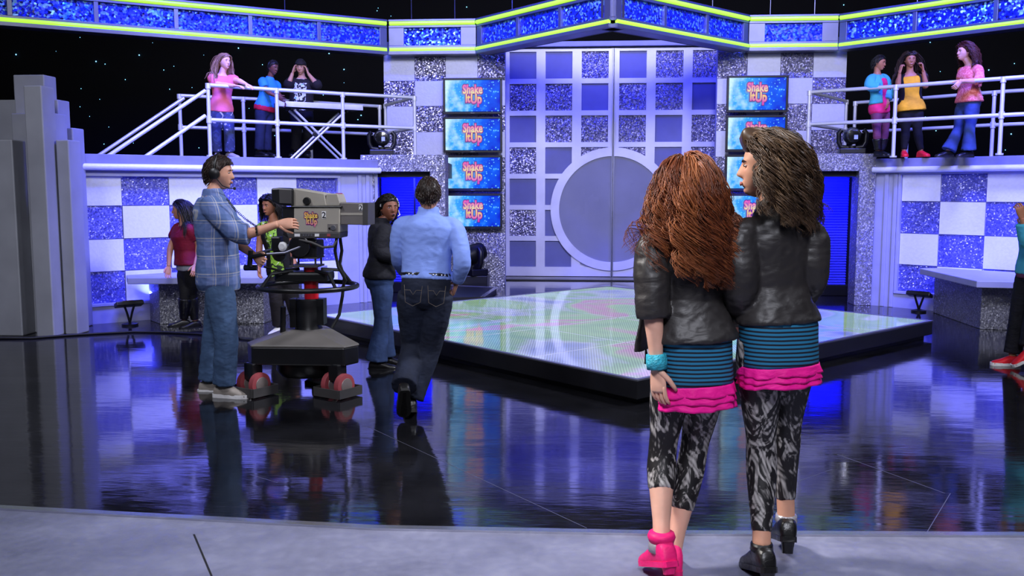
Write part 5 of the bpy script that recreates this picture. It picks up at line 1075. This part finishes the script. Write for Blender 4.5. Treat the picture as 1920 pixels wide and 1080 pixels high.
# balcony, right
P12 = Person('girl in teal jacket over pink top leaning on the right balcony railing', 12.45, (1650, 205), (1645, 138), (.55, -.75, 0), (1649, 118, -.02), (.75, -.6, -.2), .80, 'f', 'skin_tan', .15, gz=BZ,
             arms={1: ((1628, 163, -.10), (1653, 163, -.20)), -1: ((1668, 168, .02), (1664, 190, -.05))}, legs={1: ((1644, 248, -.02), (1646, 283, .03)), -1: ((1660, 248, .04), (1652, 283, .1))}, vox=.012)
P12.body({1: dict(palm=(0, 0, -1), curl=.6)}); P12.top('pink_top', 'magenta_top', -.12, .94, 0, .012, 0, .02); P12.top('jacket_sleeves', 'teal_jacket', .82, .95, .92, .014, .018, 0, .003, stab=SLOOSE); open_vest(P12, 'jacket', 'teal_jacket', .16, .028, .40); P12.pants('leggings', 'plum', .1, .75, .004)
pm = PM(); 
for q in (-1, 1): P12.leg(pm, q, .68, .97, .016)
obj('boots', remesh(pm.mesh('b'), .012, 1, .003), 'shoe_black', P12.t, True); P12.shoes({1: (.4, -1), -1: (.6, -1)}, 'shoe_black', 'black_rubber'); P12.hair('hair_black', 250, .10, .012, vol=.012, K=6, wave=.002, rad=.004, back=1.2)
P13 = Person('long-haired girl in yellow top and red shoes on the right balcony', 12.35, (1708, 205), (1706, 136), (-.08, -1, 0), (1707, 113, -.02), (-.12, -1, -.05), .84, 'f', 'skin_tan', .155, gz=BZ,
             arms={1: ((1683, 170, -.06), (1687, 136, -.12)), -1: ((1738, 170, -.06), (1731, 132, -.10))}, legs={1: ((1698, 248, -.02), (1695, 283, .0)), -1: ((1720, 248, -.02), (1727, 283, 0))}, vox=.012)
P13.body({1: dict(d=(.2, 0, 1), palm=(.9, .2, 0), curl=1.0), -1: dict(d=(-.2, 0, 1), palm=(-.9, .2, 0), curl=1.0)}); P13.top('yellow_top', 'yellow_top', -.04, .88, 0, .016, 0, .08, .004); open_vest(P13, 'dark_vest', 'black_knit', .12, .030, .75); P13.pants('trousers', 'black_knit', .1, .97, .006); P13.shoes({1: (-.2, -1), -1: (.25, -1)}, 'shoe_red', 'shoe_red')
P13.hair('hair_dark', 600, .48, .014, vol=.028, K=12, wave=.010, rad=.004, part=0, back=.1, stiff=.74)
P14 = Person('curly-haired woman in coral print shirt and jeans on the right balcony', 11.78, (1815, 195), (1817, 122), (-.9, -.35, 0), (1808, 98), (-1, -.2, 0), .86, 'f', 'skin_light', .16, gz=BZ,
             arms={1: ((1832, 152, .20), (1835, 168, .24)), -1: ((1838, 152, -.20), (1801, 152, -.26))}, legs={1: ((1798, 242, .08), (1778, 283, .06)), -1: ((1818, 242, -.08), (1816, 283, -.06))}, vox=.012)
P14.body({-1: dict(d=(-.6, -.2, -.7), curl=.6)}); P14.top('print_shirt', 'coral_print', .04, .96, {1: .9, -1: .55}, .018, .016, .06, .004); P14.pants('jeans', 'denim_blue', .12, .985, .006, FLARE); P14.shoes({1: (-1, -.2), -1: (-1, -.3)}, 'shoe_black', 'black_rubber')
P14.hair('hair_auburn', 600, .36, .018, vol=.035, K=12, wave=.016, wl=.07, rad=.004, part=0, back=.9, stiff=.78)
